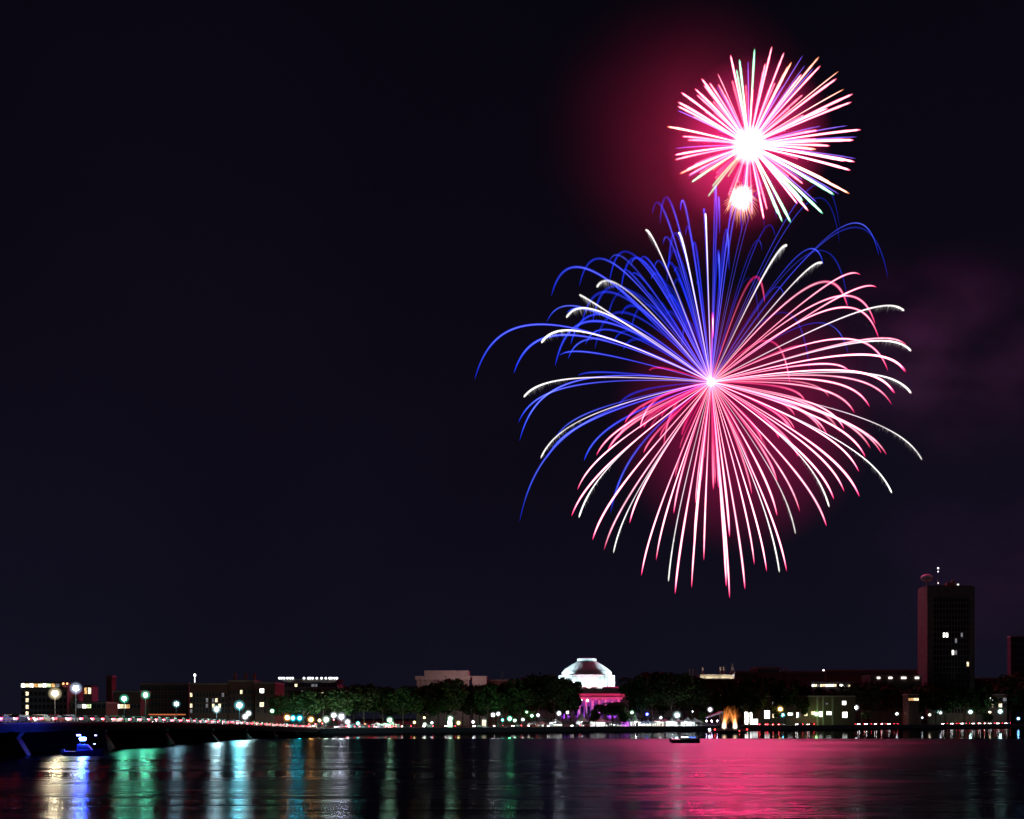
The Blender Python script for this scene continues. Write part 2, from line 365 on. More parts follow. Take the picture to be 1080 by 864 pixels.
SHL = [(287, 750, 9, (.3, 1, .5), 150, .42, 'green street lamp on the bank just left of the junction'),
 (303, 757, 5, ORG, 110, .66, 'orange lamp, leftmost at the bridge-end junction'),
 (309, 757.5, 12, CY, 190, .6, 'cyan lamp, left one of the cyan pair at the junction'),
 (316, 757.5, 12, CY, 220, .62, 'cyan lamp, right one of the cyan pair at the junction'),
 (328, 759, 8, ORG, 130, .66, 'orange lamp in the middle of the junction'),
 (337, 760, 14, (1, .7, .3), 50, .4, 'small pale orange lamp right of the middle orange one'),
 (344, 759, 9, (.7, 1, .75), 160, .68, 'greenish white lamp right of the junction'),
 (352, 754.5, 12, WH, 150, .62, 'tall white lamp right of the junction'),
 (360, 756, 10, (.8, .85, 1), 240, .75, 'large bluish white lamp at the right end of the junction'),
 (366.5, 761.5, 16, WH, 80, .6, 'low white lamp beside the large bluish one'),
 (377.5, 763, 10, (.1, .8, .75), 90, .42, 'teal lamp left of the dark gap in the bank lights'),
 (411, 759.5, 8, GW, 190, .6, 'bright green-white lamp beside the lit white marquee'),
 (437, 762, 20, YEL, 25, .35, 'small yellow lamp under the dark trees, left of a pair'),
 (447.5, 757, 25, YEL, 22, .3, 'small high yellow lamp under the dark trees'),
 (448, 764, 9, (.7, .95, .7), 25, .4, 'low pale green lamp by the river wall under trees'),
 (455.5, 762.5, 12, WH, 20, .35, 'small white lamp under the dark trees'),
 (475, 758, 6, GW, 120, .6, 'green-white lamp on top of the white kiosk by the trees'),
 (483.5, 762.5, 15, YEL, 20, .5, 'pale yellow lamp just right of the white kiosk'),
 (499, 761.5, 9, WH, 32, .38, 'lone small white lamp between two kiosks'),
 (520, 754, 5, WH, 95, .5, 'white lamp, left one of the white twin lamps'),
 (525.5, 753, 5, WH, 80, .48, 'white lamp, right one of the white twin lamps'),
 (530, 759.5, 12, (.1, .8, .7), 25, .38, 'small teal lamp right of the white twin lamps'),
 (537.5, 758, 5, (.12, .8, .35), 170, .6, 'strong green lamp right of the white twin lamps'),
 (543, 760, 8, GW, 40, .42, 'small pale green lamp beside the strong green lamp'),
 (551.5, 759, 9, WH, 30, .4, 'small white lamp at the foot of the lit green leaves'),
 (555.5, 751, 14, GW, 25, .35, 'small lamp up among the lit green leaves'),
 (561, 755, 12, GW, 35, .42, 'pale green lamp under the lit green leaves'),
 (567.5, 754.5, 7, WH, 40, .42, 'white lamp on tall post right of the lit green leaves'),
 (589.5, 752.5, 6, WH, 110, .55, 'bright white lamp left of the dome'),
 (598.5, 751.5, 10, (1, .95, .8), 30, .4, 'small cream lamp just left of the dome'),
 (613, 738.5, 30, (.8, 1, .7), 16, .35, 'small high lamp in the trees below the dome, left one'),
 (619.5, 739, 30, (.9, 1, .8), 20, .4, 'small high lamp in the trees below the dome, right one'),
 (666.5, 751.5, 9, GW, 35, .45, 'pale green lamp right of the small dark tree'),
 (682.5, 753.3, 20, (.05, .08, 1), 60, .5, 'deep blue lamp above the white tents'),
 (697, 757, 14, WH, 20, .4, 'small white lamp above the white tents'),
 (714, 754.3, 5, (.7, .97, 1), 130, .85, 'very bright white lamp above the white tents'),
 (730.5, 750.5, 12, WH, 12, .25, 'tiny white lamp right of the very bright one'),
 (749, 748.5, 10, (.95, .85, 1), 40, .65, 'white lamp on top of the sloping stage'),
 (823, 748, 8, (1, .55, .15), 70, .8, 'orange lamp in the branches right of the barge'),
 (825.5, 754, 12, (.2, .75, 1), 60, .65, 'sky blue lamp under the orange lamp'),
 (861, 753, 8, (.5, 1, .35), 34, .8, 'yellow-green lamp in front of the lit hall'),
 (886, 747.3, 7, (.15, .9, .6), 60, .8, 'sea-green lamp near the right end of the lit hall'),
 (903, 746.3, 7, (.85, .93, 1), 90, .7, 'bluish white lamp right of the sea-green one'),
 (946, 753, 6, WH, 22, .5, 'small white lamp, left of the warm lamp by the quiet right bank'),
 (958, 752.3, 6, (1, .9, .75), 60, .8, 'warm lamp by the quiet right bank'),
 (972.7, 757, 9, WH, 8, .35, 'tiny white lamp right of the warm one on the right bank'),
 (980.5, 754, 12, (1, .85, .6), 14, .5, 'pale amber lamp below the tall tower, left one'),
 (992, 752, 7, WH, 20, .5, 'white lamp on a post below the tall tower'),
 (1023.5, 751, 7, (.5, 1, .85), 70, .75, 'mint lamp below and right of the tall tower'),
 (1044, 751.3, 9, (1, .85, .5), 18, .5, 'amber lamp between the mint and the aqua lamps at right'),
 (1055, 750.5, 7, (.5, 1, .95), 80, .85, 'aqua lamp near the right end of the bank'),
 (1074, 758, 6, (.2, .55, 1), 40, .6, 'blue lamp, rightmost on the bank')]
for px, py, nn, cc, st, sz, lb in SHL:
    p = shore(px, nn); lamp(px, py, p.y, cc, st, lb, sz, 2.0)
# ------------------------------------------------------------------ trees
def crown_mesh(seed, mat, n=3600, squat=1.0):
    r = random.Random(seed); lobes = []
    for k in range(15):
        a = r.uniform(0, 6.283); q = r.uniform(.05, .33); z = r.uniform(.2, .82)
        q *= math.sqrt(max(.1, 1 - ((z - .45) / .6) ** 2))
        lobes.append((Vector((q * math.cos(a), q * math.sin(a), z)), r.uniform(.10, .21)))
    lobes.append((Vector((0, 0, .5)), .26))
    b = MB()
    for k in range(n):
        c, R0 = r.choice(lobes)
        d = Vector((r.gauss(0, 1), r.gauss(0, 1), r.gauss(0, 1))).normalized()
        p = c + d * R0 * r.uniform(.55, 1.05) ** .6
        if r.random() < .1: p += d * r.uniform(0, .05)
        p.z = max(p.z, .03 + r.uniform(0, .06))
        s = r.uniform(.013, .030); u = Vector((r.gauss(0, 1), r.gauss(0, 1), r.gauss(0, .6))).normalized(); v = u.orthogonal().normalized()
        v = (Matrix.Rotation(r.uniform(0, 6.28), 3, u) @ v)
        b.add([p - u * s * 1.5, p + v * s, p + u * s * 1.5, p - v * s], [(0, 1, 2, 3)])
    return b.mesh('crown', mat, fixn=False)
def trunk_mesh(seed):
    r = random.Random(seed); b = MB()
    pts = [Vector((0, 0, 0)), Vector((0, 0, .02)), Vector((.004, 0, .15)), Vector((.01, .004, .35)), Vector((.0, .01, .6)), Vector((.01, 0, .85))]
    b.tube(pts, [.036, .026, .020, .017, .011, .003], 8)
    for k in range(8):
        a = r.uniform(0, 6.28); z = r.uniform(.22, .55); ln = r.uniform(.18, .34)
        e = Vector((math.cos(a) * ln, math.sin(a) * ln, z + r.uniform(.12, .3))); s = Vector((.006, 0, z))
        b.tube([s, s.lerp(e, .5) + Vector((0, 0, -.02)), e], [.010, .006, .002], 5)
    return b.mesh('trunk', BARK, smooth=True)
CR = [crown_mesh(k, LEAF if k % 2 else LEAF2) for k in range(5)]; TK = [trunk_mesh(k) for k in range(3)]
TREES = [ # px, top row, crown width px, offset, where
 (300, 731, 26, 30, 'behind the junction lights'), (320, 725, 34, 26, 'behind the cyan lamp pair'), (341, 721, 34, 34, 'below the roof with the row of white lights'), (362, 722, 34, 26, 'behind the large bluish lamp'),
 (384, 720, 36, 30, 'left of the white marquee'), (404, 722, 36, 36, 'behind the white marquee'), (425, 722, 34, 28, 'right of the white marquee'), (442, 718, 36, 40, 'below the left corner of the columned building'),
 (462, 717, 34, 44, 'below the flat-roofed columned building'), (479, 714, 32, 26, 'right over the white kiosk'), (497, 719, 34, 44, 'behind the lone small white lamp'), (514, 718, 30, 26, 'behind the cream kiosk'),
 (531, 717, 32, 30, 'behind the white twin lamps'), (549, 713, 34, 24, 'behind the lit green leaves'), (567, 710, 34, 32, 'third one left of the dome'), (585, 710, 34, 26, 'second one left of the dome'),
 (602, 714, 26, 22, 'nearest to the left side of the dome'), (646, 737, 29, 20, 'small, in front of the portico'), (672, 711, 30, 26, 'first one right of the dome'), (688, 707, 36, 38, 'second one right of the dome'),
 (708, 706, 36, 24, 'over the very bright white lamp'), (729, 711, 34, 34, 'above the sloping stage'), (750, 719, 30, 46, 'left behind the spark fountains'), (771, 717, 32, 46, 'directly behind the spark fountains'),
 (790, 713, 34, 34, 'right behind the spark fountains'), (809, 711, 34, 46, 'left end of the lit hall'), (828, 714, 32, 24, 'over the orange lamp'), (847, 716, 30, 40, 'middle of the lit hall'),
 (868, 724, 26, 24, 'over the yellow-green lamp'), (889, 724, 26, 44, 'right end of the lit hall'), (908, 717, 32, 26, 'over the bluish white lamp'), (928, 717, 34, 36, 'right of the bluish white lamp'),
 (948, 720, 30, 48, 'left of the warm lamp'), (967, 722, 30, 26, 'right of the warm lamp, by the tower foot'), (987, 718, 34, 30, 'before the tower, left one'), (1007, 717, 34, 40, 'before the tower, middle one'),
 (1026, 713, 34, 26, 'before the tower, right one'), (1045, 717, 32, 40, 'between the mint and aqua lamps'), (1064, 711, 34, 26, 'over the aqua lamp'), (1084, 708, 38, 34, 'at the far right edge'), (1108, 710, 38, 30, 'beyond the far right edge'), (800, 722, 24, 22, 'between the two tall lit windows of the hall'), (846, 730, 22, 20, 'slim, before the middle of the hall'), (880, 731, 22, 20, 'slim, before the right part of the hall'), (938, 722, 32, 24, 'before the brown building with four bright lights'), (956, 724, 32, 30, 'over the warm lamp'), (997, 719, 30, 26, 'before the tower foot'), (1017, 722, 30, 22, 'left of the mint lamp'), (1036, 722, 30, 24, 'right of the mint lamp'), (1054, 722, 28, 46, 'behind the aqua lamp')]
ADJ = ['round', 'broad', 'bushy', 'loose', 'dense']
def tree(px, top, wd, nn, label, k):
    p = shore(px, nn); z = CH + (HY - top) / F * p.y; Hh = z - 2; wm_ = wd / F * p.y * 1.5
    o = empty('tree', (p.x, p.y, 1.9), R.uniform(0, 6.28)); tag(o, label, 'tree', 'trees along the far bank')
    small = Hh < 12; cb = .12 if small else .24
    link('trunk', TK[k % 3], o, sc=(Hh * .8,) * 2 + (Hh * .95,))
    link('crown', CR[k % 5], o, (0, 0, Hh * cb), sc=(wm_, wm_, Hh * (1 - cb) / .96))
for k, (px, top, wd, nn, wh) in enumerate(TREES):
    tree(px, top + 1, wd, nn, '%s dark green tree, %s' % (ADJ[k % 5], wh), k)
BK = [(px, tp) for px, tp in ((312, 738), (352, 731), (373, 730), (394, 731), (415, 731), (433, 730), (453, 728), (471, 728), (488, 729), (506, 730), (523, 728), (540, 727), (558, 724), (576, 724), (594, 726), (680, 722), (699, 720), (719, 722), (740, 728), (762, 732),
      (781, 728), (799, 728), (918, 728), (938, 729), (957, 731), (977, 730), (997, 729), (1017, 728), (1036, 728), (1055, 728), (1075, 726), (1097, 724))]
ORD = 'in the gap under the taller crowns'
for k, (px, tp) in enumerate(BK):
    tree(px, tp, 30, 58, 'shorter dark tree of the second row, half hidden behind the taller crowns', k + 2)

# ------------------------------------------------------------------ buildings
DGW = GLASS
LIT = {'w': winmat('lit_room_warm', (1, .82, .5), 2.2), 'c': winmat('lit_room_cool', (.85, .95, 1), 2.0), 'g': winmat('lit_room_green', (.75, 1, .5), 1.6),
       'o': winmat('lit_room_amber', (1, .55, .2), 1.2), 'd': winmat('dim_room', (.9, .9, 1), .22), 'b': winmat('very_bright_room', (1, 1, .9), 5)}
FRM = pm('window_frame_paint', (.3, .3, .3), .6)
_wm = {}
def window(par, x, y, z, w_, h_, kind, detail=False, name='window'):
    k = (round(w_, 2), round(h_, 2), kind)
    if k not in _wm:
        fb = MB(); t = min(.14, w_ * .1)
        fb.box(-w_/2 - t, w_/2 + t, -.10, .2, -t, -.001); fb.box(-w_/2 - t, w_/2 + t, -.08, .2, h_ + .001, h_ + t)
        fb.box(-w_/2 - t, -w_/2 - .001, -.08, .2, 0, h_); fb.box(w_/2 + .001, w_/2 + t, -.08, .2, 0, h_)
        fb.box(-.04, .04, -.05, .2, 0.002, h_ - .002); fb.box(-w_/2 + .002, -.042, -.05, .2, h_*.5, h_*.5 + .07); fb.box(.042, w_/2 - .002, -.05, .2, h_*.5, h_*.5 + .07)
        pane = MB().box(-w_/2, w_/2, -.02, .1, 0, h_)
        _wm[k] = (fb.mesh('window_frame', FRM), pane.mesh('window', LIT[kind] if kind in LIT else DGW))
    o = link(name, _wm[k][1], par, (x, y, z))
    if detail: link('window_frame', _wm[k][0], o, (0, 0, 0))
    return o
def building(px0, px1, top, Y, dep, mat, label, rows=0, cols=0, lit={}, ww=1.4, wh=1.9, y0=None, y1=None, name='building', cornice=True, roof=None, base=1.9, detail=True, cat='building'):
    a = W(px0, top, Y); c_ = W(px1, top, Y); wd = c_.x - a.x; H = a.z - base; cx = (a.x + c_.x) / 2
    o = empty(name, (cx, Y, base)); tag(o, label, cat)
    MB().box(-wd/2, wd/2, 0, dep, 0, H).build('wall', mat, o)
    if cornice: MB().box(-wd/2 - .25, wd/2 + .25, -.3, dep + .3, H + .002, H + .6).build('cornice', LIME if mat is not LIME else CONC, o)
    MB().box(-wd/2 + .6, wd/2 - .6, .6, dep - .6, H + .602 if cornice else H + .002, H + .9).build('roof', ROOF, o)
    if rows:
        zt = (H - 1.2) if y0 is None else CH + (HY - y0) / F * Y - base; zb = 2.5 if y1 is None else CH + (HY - y1) / F * Y - base
        for r_ in range(rows):
            for c2 in range(cols):
                x = -wd/2 + wd * (c2 + .5) / cols; z = zt - wh - (zt - zb - wh) * (r_ / max(1, rows - 1))
                window(o, x, 0, z, ww, wh, lit.get((c2, r_), 'x'), detail)
    return o, wd, H
def lz(py, Y): return CH + (HY - py) / F * Y - 1.9

# left: hotel with a lit crown
o, wd, H = building(22, 71, 727, 520, 22, CONC, 'dark block with a brightly lit yellow rooftop storey at far left', 5, 11, {(1, 0): 'w', (1, 1): 'w', (1, 2): 'w', (1, 3): 'w'}, 1.3, 1.8, cornice=False)
for k in range(9):
    x = -wd/2 + 1 + k * 2.05
    kind = 'bwbowbgod'[k]
    window(o, x + 2.2 if False else x, 0, H + 1.0, 1.7, 1.6, kind)
MB().box(-wd/2 + .2, wd/2 - 2, .1, 16, H + .92, H + 3.1).build('rooftop_storey', CONC, o)
MB().box(-wd/2 - .2, wd/2 - 1.6, -.5, 16.5, H + 3.11, H + 3.5).build('rooftop_roof', ROOF, o)
for x in (9.2, 11): MB().lathe([(.05, 0), (.4, .2), (.4, .7), (.05, .9)], 8).build('roof_lamp', em((1, .35, .12), 5), o, (x, 0, H + 2.2))
o, wd, H = building(88, 97, 724.5, 530, 8, CONC, 'small block with a lit pink-white top storey, right of the rooftop lights', cornice=False)
window(o, -1, 0, H - 3.4, 1.2, 3, 'o'); window(o, .9, 0, H - 3.4, 1.4, 3, 'w')
o, wd, H = building(76, 112, 742, 470, 14, BROWN, 'low dark building with three bright ground windows at left', 1, 7, {(1, 0): 'd', (2, 0): 'b', (3, 0): 'g'}, 1.7, 1.6, 743, 748)
o, wd, H = building(112, 118, 714, 560, 6, BROWN, 'slender dark tower block rising between the bridge lamps', cornice=True)
o, wd, H = building(119, 148, 730, 500, 14, BROWN, 'dark brick building with one yellow lit shop front', 1, 8, {(1, 0): 'b', (2, 0): 'w', (3, 0): 'w', (4, 0): 'o'}, 1.6, 1.8, 743, 748)
o, wd, H = building(148, 199, 722, 520, 18, BROWN, 'broad dark brick dormitory block with barely visible windows', 5, 14, {}, 1.1, 1.7)
MB().lathe([(.1, 0), (.08, 3), (.5, 3.1), (.5, 3.9), (.1, 4.2)], 8).build('roof_beacon', em((1, .95, .95), 6), o, (14.3, .5, H + .9))
o, wd, H = building(162, 184, 757, 400, 6, CONC, 'low flat canopy pavilion with orange-edged roof beside the bridge', cornice=False, name='pavilion')
MB().box(-wd/2 - 1.5, wd/2 + 2, -1, 7, H + .95, H + 1.35).build('canopy', em((1, .25, .1), .55), o)
for x in (-1.4, 0, 1.4): window(o, x + 1, 0, .5, 1.25, H - 1, 'd')
o, wd, H = building(200, 240, 722, 500, 20, BRICK, 'red brick apartment block with eight scattered lit windows', 4, 12,
   {(0, 0): 'w', (0, 2): 'w', (5, 1): 'd', (5, 2): 'd', (7, 1): 'd', (8, 1): 'w', (7, 2): 'w', (10, 0): 'd', (9, 2): 'w', (0, 3): 'd'}, 1.0, 1.7, 731, 752)
o, wd, H = building(241, 268, 719, 500, 20, BRICK, 'red brick block with chimneys and one lit window, beside the two square ones', 4, 7, {(3, 0): 'w'}, 1.0, 1.7, 728, 752)
for x in (-4, 1, 5): MB().box(-.6, .6, -.6, .6, 0, 3).build('chimney', BRICK, o, (x, 4, H + .9))
o, wd, H = building(269, 290, 721, 496, 20, BRICK, 'red brick end block with two large square lit windows one above the other', 4, 3, {(0, 0): 'x'}, 1.0, 1.7, 728, 752)
for yy, kk in ((726.5, 'b'), (741, 'w')): window(o, -1.4, -.012, lz(yy + 4.4, 496), 1.9, 1.9, kk, True)
# rooftop terrace with a row of white lights
o, wd, H = building(300, 356, 722, 620, 26, CONC, 'wide concrete block with a row of white lights along its flat roof', 3, 16, {(3, 0): 'w', (8, 0): 'd', (9, 0): 'd', (11, 1): 'w', (5, 1): 'd', (10, 2): 'd'}, 1.5, 1.5, 721.5, 738, cornice=False)
MB().prism([(-wd/2 + 3, H + .9), (wd/2 - 2, H + .9), (wd/2 + 1.0, H + 3.0), (-wd/2 - 3.4, H + 3.0)], -1, 20).build('terrace_slab', LIME, o)
for px in (295, 297.3, 300, 303.5, 306.5, 309, 321, 325.5, 327.5, 330, 334.5, 339.5, 344, 348, 350, 353, 355.6):
    MB().lathe([(.1, 0), (.55, .25), (.6, .8), (.2, 1.1)], 8).build('roof_light', em((.92, .95, 1), 5), o, (W(px, 0, 620).x - W(328, 0, 620).x, -1, H + 3.0))
def flood(par, x, y, z, tx, ty, tz, pw, col, ang=80, size=.6, nm='floodlight'):
    l = bpy.data.lights.new('floodlight', 'SPOT'); l.energy = pw; l.color = col; l.spot_size = rad(ang); l.spot_blend = .8; l.shadow_soft_size = .3
    o = bpy.data.objects.new('floodlight', l); COL.objects.link(o); o.parent = par; o.location = (x, y, z)
    d = Vector((tx - x, ty - y, tz - z)); o.rotation_euler = d.to_track_quat('-Z', 'Y').to_euler()
    hz = MB().box(-.35, .35, -.3, .2, -.5, -.1).build('lamp_housing', BLACK, par, (x, y - .35, z - .1))
# columned stone wings left of the dome
def columned(px0, px1, ytop, ymid, ybot, Y, label, ncol, up=None, colr=LIME, base=1.9):
    a = W(px0, ytop, Y); c_ = W(px1, ytop, Y); wd = c_.x - a.x; H = a.z - base
    o = empty('classical_building', ((a.x + c_.x) / 2, Y, base)); tag(o, label, 'building')
    zc = lz(ymid, Y)
    MB().box(-wd/2 + 1, wd/2 - 1, 1.6, 26, 0, H - .01).build('wall', colr, o)
    MB().box(-wd/2, wd/2, 0, 27, zc, H).build('entablature', colr, o)
    MB().box(-wd/2 - .4, wd/2 + .4, -.4, 27.4, H + .002, H + .5).build('cornice', colr, o)
    for k in range(ncol):
        x = -wd/2 + 1.2 + (wd - 2.4) * k / (ncol - 1)
        MB().lathe([(.85, 0), (.75, .5), (.72, zc * .3), (.6, zc - .5), (.85, zc - .01)], 14).build('column', colr, o, (x, .9, 0), smooth=True)
    if up:
        u0, u1, ut = up; q = W(u0, ut, Y); q2 = W(u1, ut, Y)
        MB().box(q.x - o.location.x, q2.x - o.location.x, 3, 24, H + .502, q.z - base).build('attic', colr, o)
    for x in (-wd * .3, wd * .3): flood(o, x, -22, H + 3, x, 0, H - 2, 2600, (1, .55, .58), 110)  # floodlights added in front only to brighten the dim facade
    return o
columned(438, 496, 714, 717, 724, 640, 'pale stepped stone building with columns and raised attic, left of the dome', 12, (447, 494, 707))
columned(498, 513, 714, 722, 726, 640, 'small plain stone pavilion block right of the stepped building', 4)
building(513, 545, 718, 655, 16, BRICK, 'dark reddish wing behind the trees left of the dome', 0, 0)
mst = empty('flag_mast', W(529.3, 722, 600) - Vector((0, 0, 18))); tag(mst, 'slim white lit mast standing above the trees left of the dome', 'mast')
MB().tube([Vector((0, 0, -6)), Vector((0, 0, 19)), Vector((0, 0, 27))], [.3, .22, .1], 8).build('pole', WHITEST, mst)
MB().prism([(.12, 20), (.5, 20.3), (.55, 25), (.12, 26)], -.05, .05).build('banner', CANVAS, mst)

# ------------------------------------------------------------------ the great dome
DY = 700; DX = W(621.5, 0, DY).x; g = .6087
dm = empty('domed_building', (DX, DY, 1.9)); tag(dm, 'white floodlit domed building with pink-lit portico in the middle of the bank', 'building')
def r_(px): return px * g
cy = 24
prof = [(30, 724.2), (30, 712.6), (30.6, 712.4), (30.6, 711.2), (27.2, 711), (27.2, 707.8), (26, 706.3)]
MB().lathe([(r_(a), lz(b, DY)) for a, b in prof] + [(.1, lz(706.2, DY))], 64, (0, cy)).build('drum', WHITEST, dm)
steps = []
for q in range(15):
    a = q / 14; rr1 = 26.4 - 16 * a; yy = 706.2 - 10.6 * a - .7 * math.sin(math.pi * a)
    if steps: steps.append((rr1 + .3, steps[-1][1] - .15))
    steps.append((rr1, yy))
steps = [q for q in steps if q[1] > 694.6]
MB().lathe([(r_(a), lz(b, DY)) for a, b in steps] + [(.1, lz(694.4, DY))], 96, (0, cy)).build('dome', WHITEST, dm)
MB().lathe([(r_(10.4), lz(695.4, DY)), (r_(10.6), lz(692.8, DY)), (r_(9.6), lz(692.3, DY)), (.1, lz(691.8, DY))], 32, (0, cy)).build('dome_cap', WHITEST, dm)
for k in range(40):
    a = 2 * math.pi * k / 40
    MB().box(-.55, .55, -.25, .25, 0, 6.6).build('pilaster', WHITEST, dm, (math.cos(a) * r_(30.25), cy + math.sin(a) * r_(30.25), lz(724.1, DY)), a + math.pi/2)
MB().box(-24.5, 24.5, 2, 46, lz(731.5, DY), lz(724.3, DY)).build('attic_storey', LIME, dm)
MB().box(-22.5, 22.5, -1, 47, lz(735, DY), lz(731.6, DY)).build('entablature', LIME, dm)
MB().box(-21.5, 21.5, -1.6, 47.4, lz(737.8, DY), lz(735.1, DY)).build('architrave', LIME, dm)
MB().box(-20.5, 20.5, 5, 46, 0, lz(737.9, DY)).build('wall', LIME, dm)
zc = lz(737.9, DY)
for k in range(10):
    x = -19 + 38 * k / 9
    MB().lathe([(1.1, 2.4), (.95, 3), (.9, zc * .4), (.72, zc - .8), (1.05, zc - .02)], 16).build('column', LIME, dm, (x, 0, 0), smooth=True)
    if k < 9: window(dm, x + 2.1, 4.98, 6, 1.8, 6, 'x')
for k in range(6): MB().box(-22 - k * .01, 22 + k * .01, -3 - k * .8, 4.9 + .01 * k, 2.4 - .4 * (k + 1) + .001, 2.4 - .4 * k).build('step', GRANITE, dm)
# wings of the domed building
building(655, 720, 733, 712, 20, LIME, 'low limestone wing right of the dome, mostly behind trees', 3, 16, {}, 1.4, 2.2)
building(540, 590, 733, 712, 20, LIME, 'low limestone wing left of the dome, mostly behind trees', 3, 14, {}, 1.4, 2.2)
zl = lz(724.3, DY)
for k in range(9):
    a = math.pi * (1.06 + .88 * k / 8)
    rr_ = 24.0
    x, y = rr_ * math.cos(a), cy + rr_ * math.sin(a)
    if abs(y - 2) < 0: pass
    flood(dm, x, max(y, 1.6) - 1.5, zl + .3, x * .62, cy + (y - cy) * .62, zl + 5, FL_DRUM, (.72, .95, 1), 130)
for x, y in ((-42, 6), (-47, 16), (42, 6), (47, 16), (-36, 2), (36, 2)):
    MB().tube([Vector((x, y - .3, 19)), Vector((x, y - .3, 25.4))], [.15, .12], 6).build('floodlight_mast', STEEL, dm)
    flood(dm, x, y, 26, x * .12, cy - 3, 40, FL_DOME, (.6, .88, 1), 34)
for k in range(7):
    x = -21 + 7 * k
    flood(dm, x, -16, 1.5, x, 2, lz(729, DY), FL_PINK, (1, .02, .28) if k % 2 else (1, .05, .12), 42)
    flood(dm, x, -3.2, 3.2, x, -1, 30, FL_PORT, (.85, .25, 1), 70)
for x in (-15, -5, 5, 15): flood(dm, x, 2.6, 3, x, 5.2, 14, FL_PURP, (.35, .05, 1), 120)

# ------------------------------------------------------------------ right of the dome
o, wd, H = building(738, 775, 717, 690, 20, BRICK, 'brick laboratory with floodlit cream rooftop wall and chimney stacks', 0, 0, cornice=False)
MB().box(-wd/2 + .3, wd/2 - .3, .1, 16, H + .91, H + 3.4).build('rooftop_wall', LIME, o)
for px in (741.5, 760.5, 764): MB().lathe([(.55, 0), (.5, 5.2), (.7, 5.4), (.6, 5.8)], 10).build('chimney', LIME, o, (W(px, 0, 690).x - W(756.5, 0, 690).x, 2, H + 2.5), smooth=True)
MB().lathe([(1.6, 0), (1.6, 3), (1.9, 3.2), (1.3, 3.6), (1.2, 6), (.2, 9.6)], 8).build('cupola', LIME, o, (W(773.5, 0, 690).x - W(756.5, 0, 690).x, 3, H + .9))
for px in (740, 746, 750, 755.5, 762, 766, 771.5): flood(o, W(px, 0, 690).x - W(756.5, 0, 690).x, -1.6, H + .6, W(px, 0, 690).x - W(756.5, 0, 690).x, .1, H + 2.3, 350, (1, .85, .6), 130)
MB().box(-wd/2, wd/2, -2.4, -.02, H - .3, H + .2).build('roof_ledge', CONC, o)
flood(o, W(773.5, 0, 690).x - W(756.5, 0, 690).x + .5, -1.5, H + 1, W(773.5, 0, 690).x - W(756.5, 0, 690).x, 3, H + 7, 500, (.9, .9, 1), 60)
o, wd, H = building(725, 737, 716.5, 695, 14, BRICK, 'brick laboratory wing with three thin unlit chimney pipes, left of the floodlit one', 0, 0)
for px in (727.5, 731, 734.5): MB().lathe([(.4, 0), (.35, 5.6), (.5, 5.8), (.4, 6)], 8).build('chimney', LIME, o, (W(px, 0, 695).x - W(731, 0, 695).x, 2, H + .6))
building(776, 798, 709, 720, 20, BRICK, 'dark red flat-roofed block right of the cupola', 3, 8, {}, 1.3, 1.8)
building(799, 822, 704.5, 730, 24, BRICK, 'taller dark red block behind the trees right of the barge', 4, 8, {}, 1.3, 1.8)
o, wd, H = building(823, 870, 709, 740, 22, BROWN, 'long brown block with three thin pipes on its roof', 3, 14, {}, 1.3, 1.8)
for px in (824.5, 828, 831.5): MB().lathe([(.4, 0), (.35, 2.6), (.5, 2.8), (.4, 3)], 8).build('chimney', LIME, o, (W(px, 0, 740).x - W(846.5, 0, 740).x, 2, H + .6))
MB().lathe([(.5, 0), (.6, .6), (.2, 1)], 8).build('roof_light', em((1, .9, .9), 5), o, (W(869, 0, 740).x - W(846.5, 0, 740).x, 1, H + .9))
building(871, 968, 707.5, 790, 24, BRICK, 'very long low brick building reaching to the foot of the tower', 2, 26, {}, 1.3, 1.8)
o, wd, H = building(918, 972, 713, 745, 18, BROWN, 'brown building with four bright lights along its upper edge, left of the tower', 0, 0)
for px, wpx in ((926.5, 3), (939, 3.5), (953, 5), (967, 4)):
    MB().box(-wpx * .32, wpx * .32, -.5, -.02, 0, 1.2).build('wall_light', em((1, .93, .9), 3), o, (W(px, 0, 745).x - W(945, 0, 745).x, 0, lz(716, 745)))
o, wd, H = building(856, 900, 720, 700, 16, CONC, 'concrete building with a bright band of upper windows right of the middle', 1, 15,
   {(0, 0): 'b', (1, 0): 'w', (2, 0): 'd', (3, 0): 'w', (4, 0): 'w', (5, 0): 'b', (6, 0): 'b', (7, 0): 'b', (8, 0): 'w', (10, 0): 'b', (11, 0): 'b', (12, 0): 'd', (13, 0): 'w'}, 1.4, 1.5, 721.8, 725)
# ground-level lit hall
o, wd, H = building(784, 902, 735, 650, 18, BROWN, 'long low hall with a row of bright ground-floor windows behind the trees', 0, 0)
for px, y0, y1, wpx, kk in ((789.5, 751, 764, 8, 'b'), (796.5, 758.5, 764, 7, 'b'), (809, 749.5, 758, 5.5, 'b'), (817, 753, 757, 4.5, 'w'), (833.5, 752, 754.5, 5, 'b'), (841, 751.5, 757, 1.8, 'b'), (843.5, 751.5, 757, 1, 'd'),
     (850, 751, 755, 3, 'w'), (857.5, 750.5, 754, 4, 'w'), (866.3, 750.5, 756, 5, 'b'), (874.3, 750.5, 754, 5, 'b'), (829, 742, 743.5, 1.6, 'd'), (847.5, 741, 743, 2, 'w'), (872, 741.5, 743, 2, 'd'), (890.3, 739.5, 743.5, 4, 'b'), (891, 751, 757, 5, 'b'), (816, 740.5, 746, 3.2, 'd')):
    window(o, W(px, 0, 650).x - W(843, 0, 650).x, -.01, lz(min(y1, 764), 650), wpx * .565, (y1 - y0) * .565, kk, True)
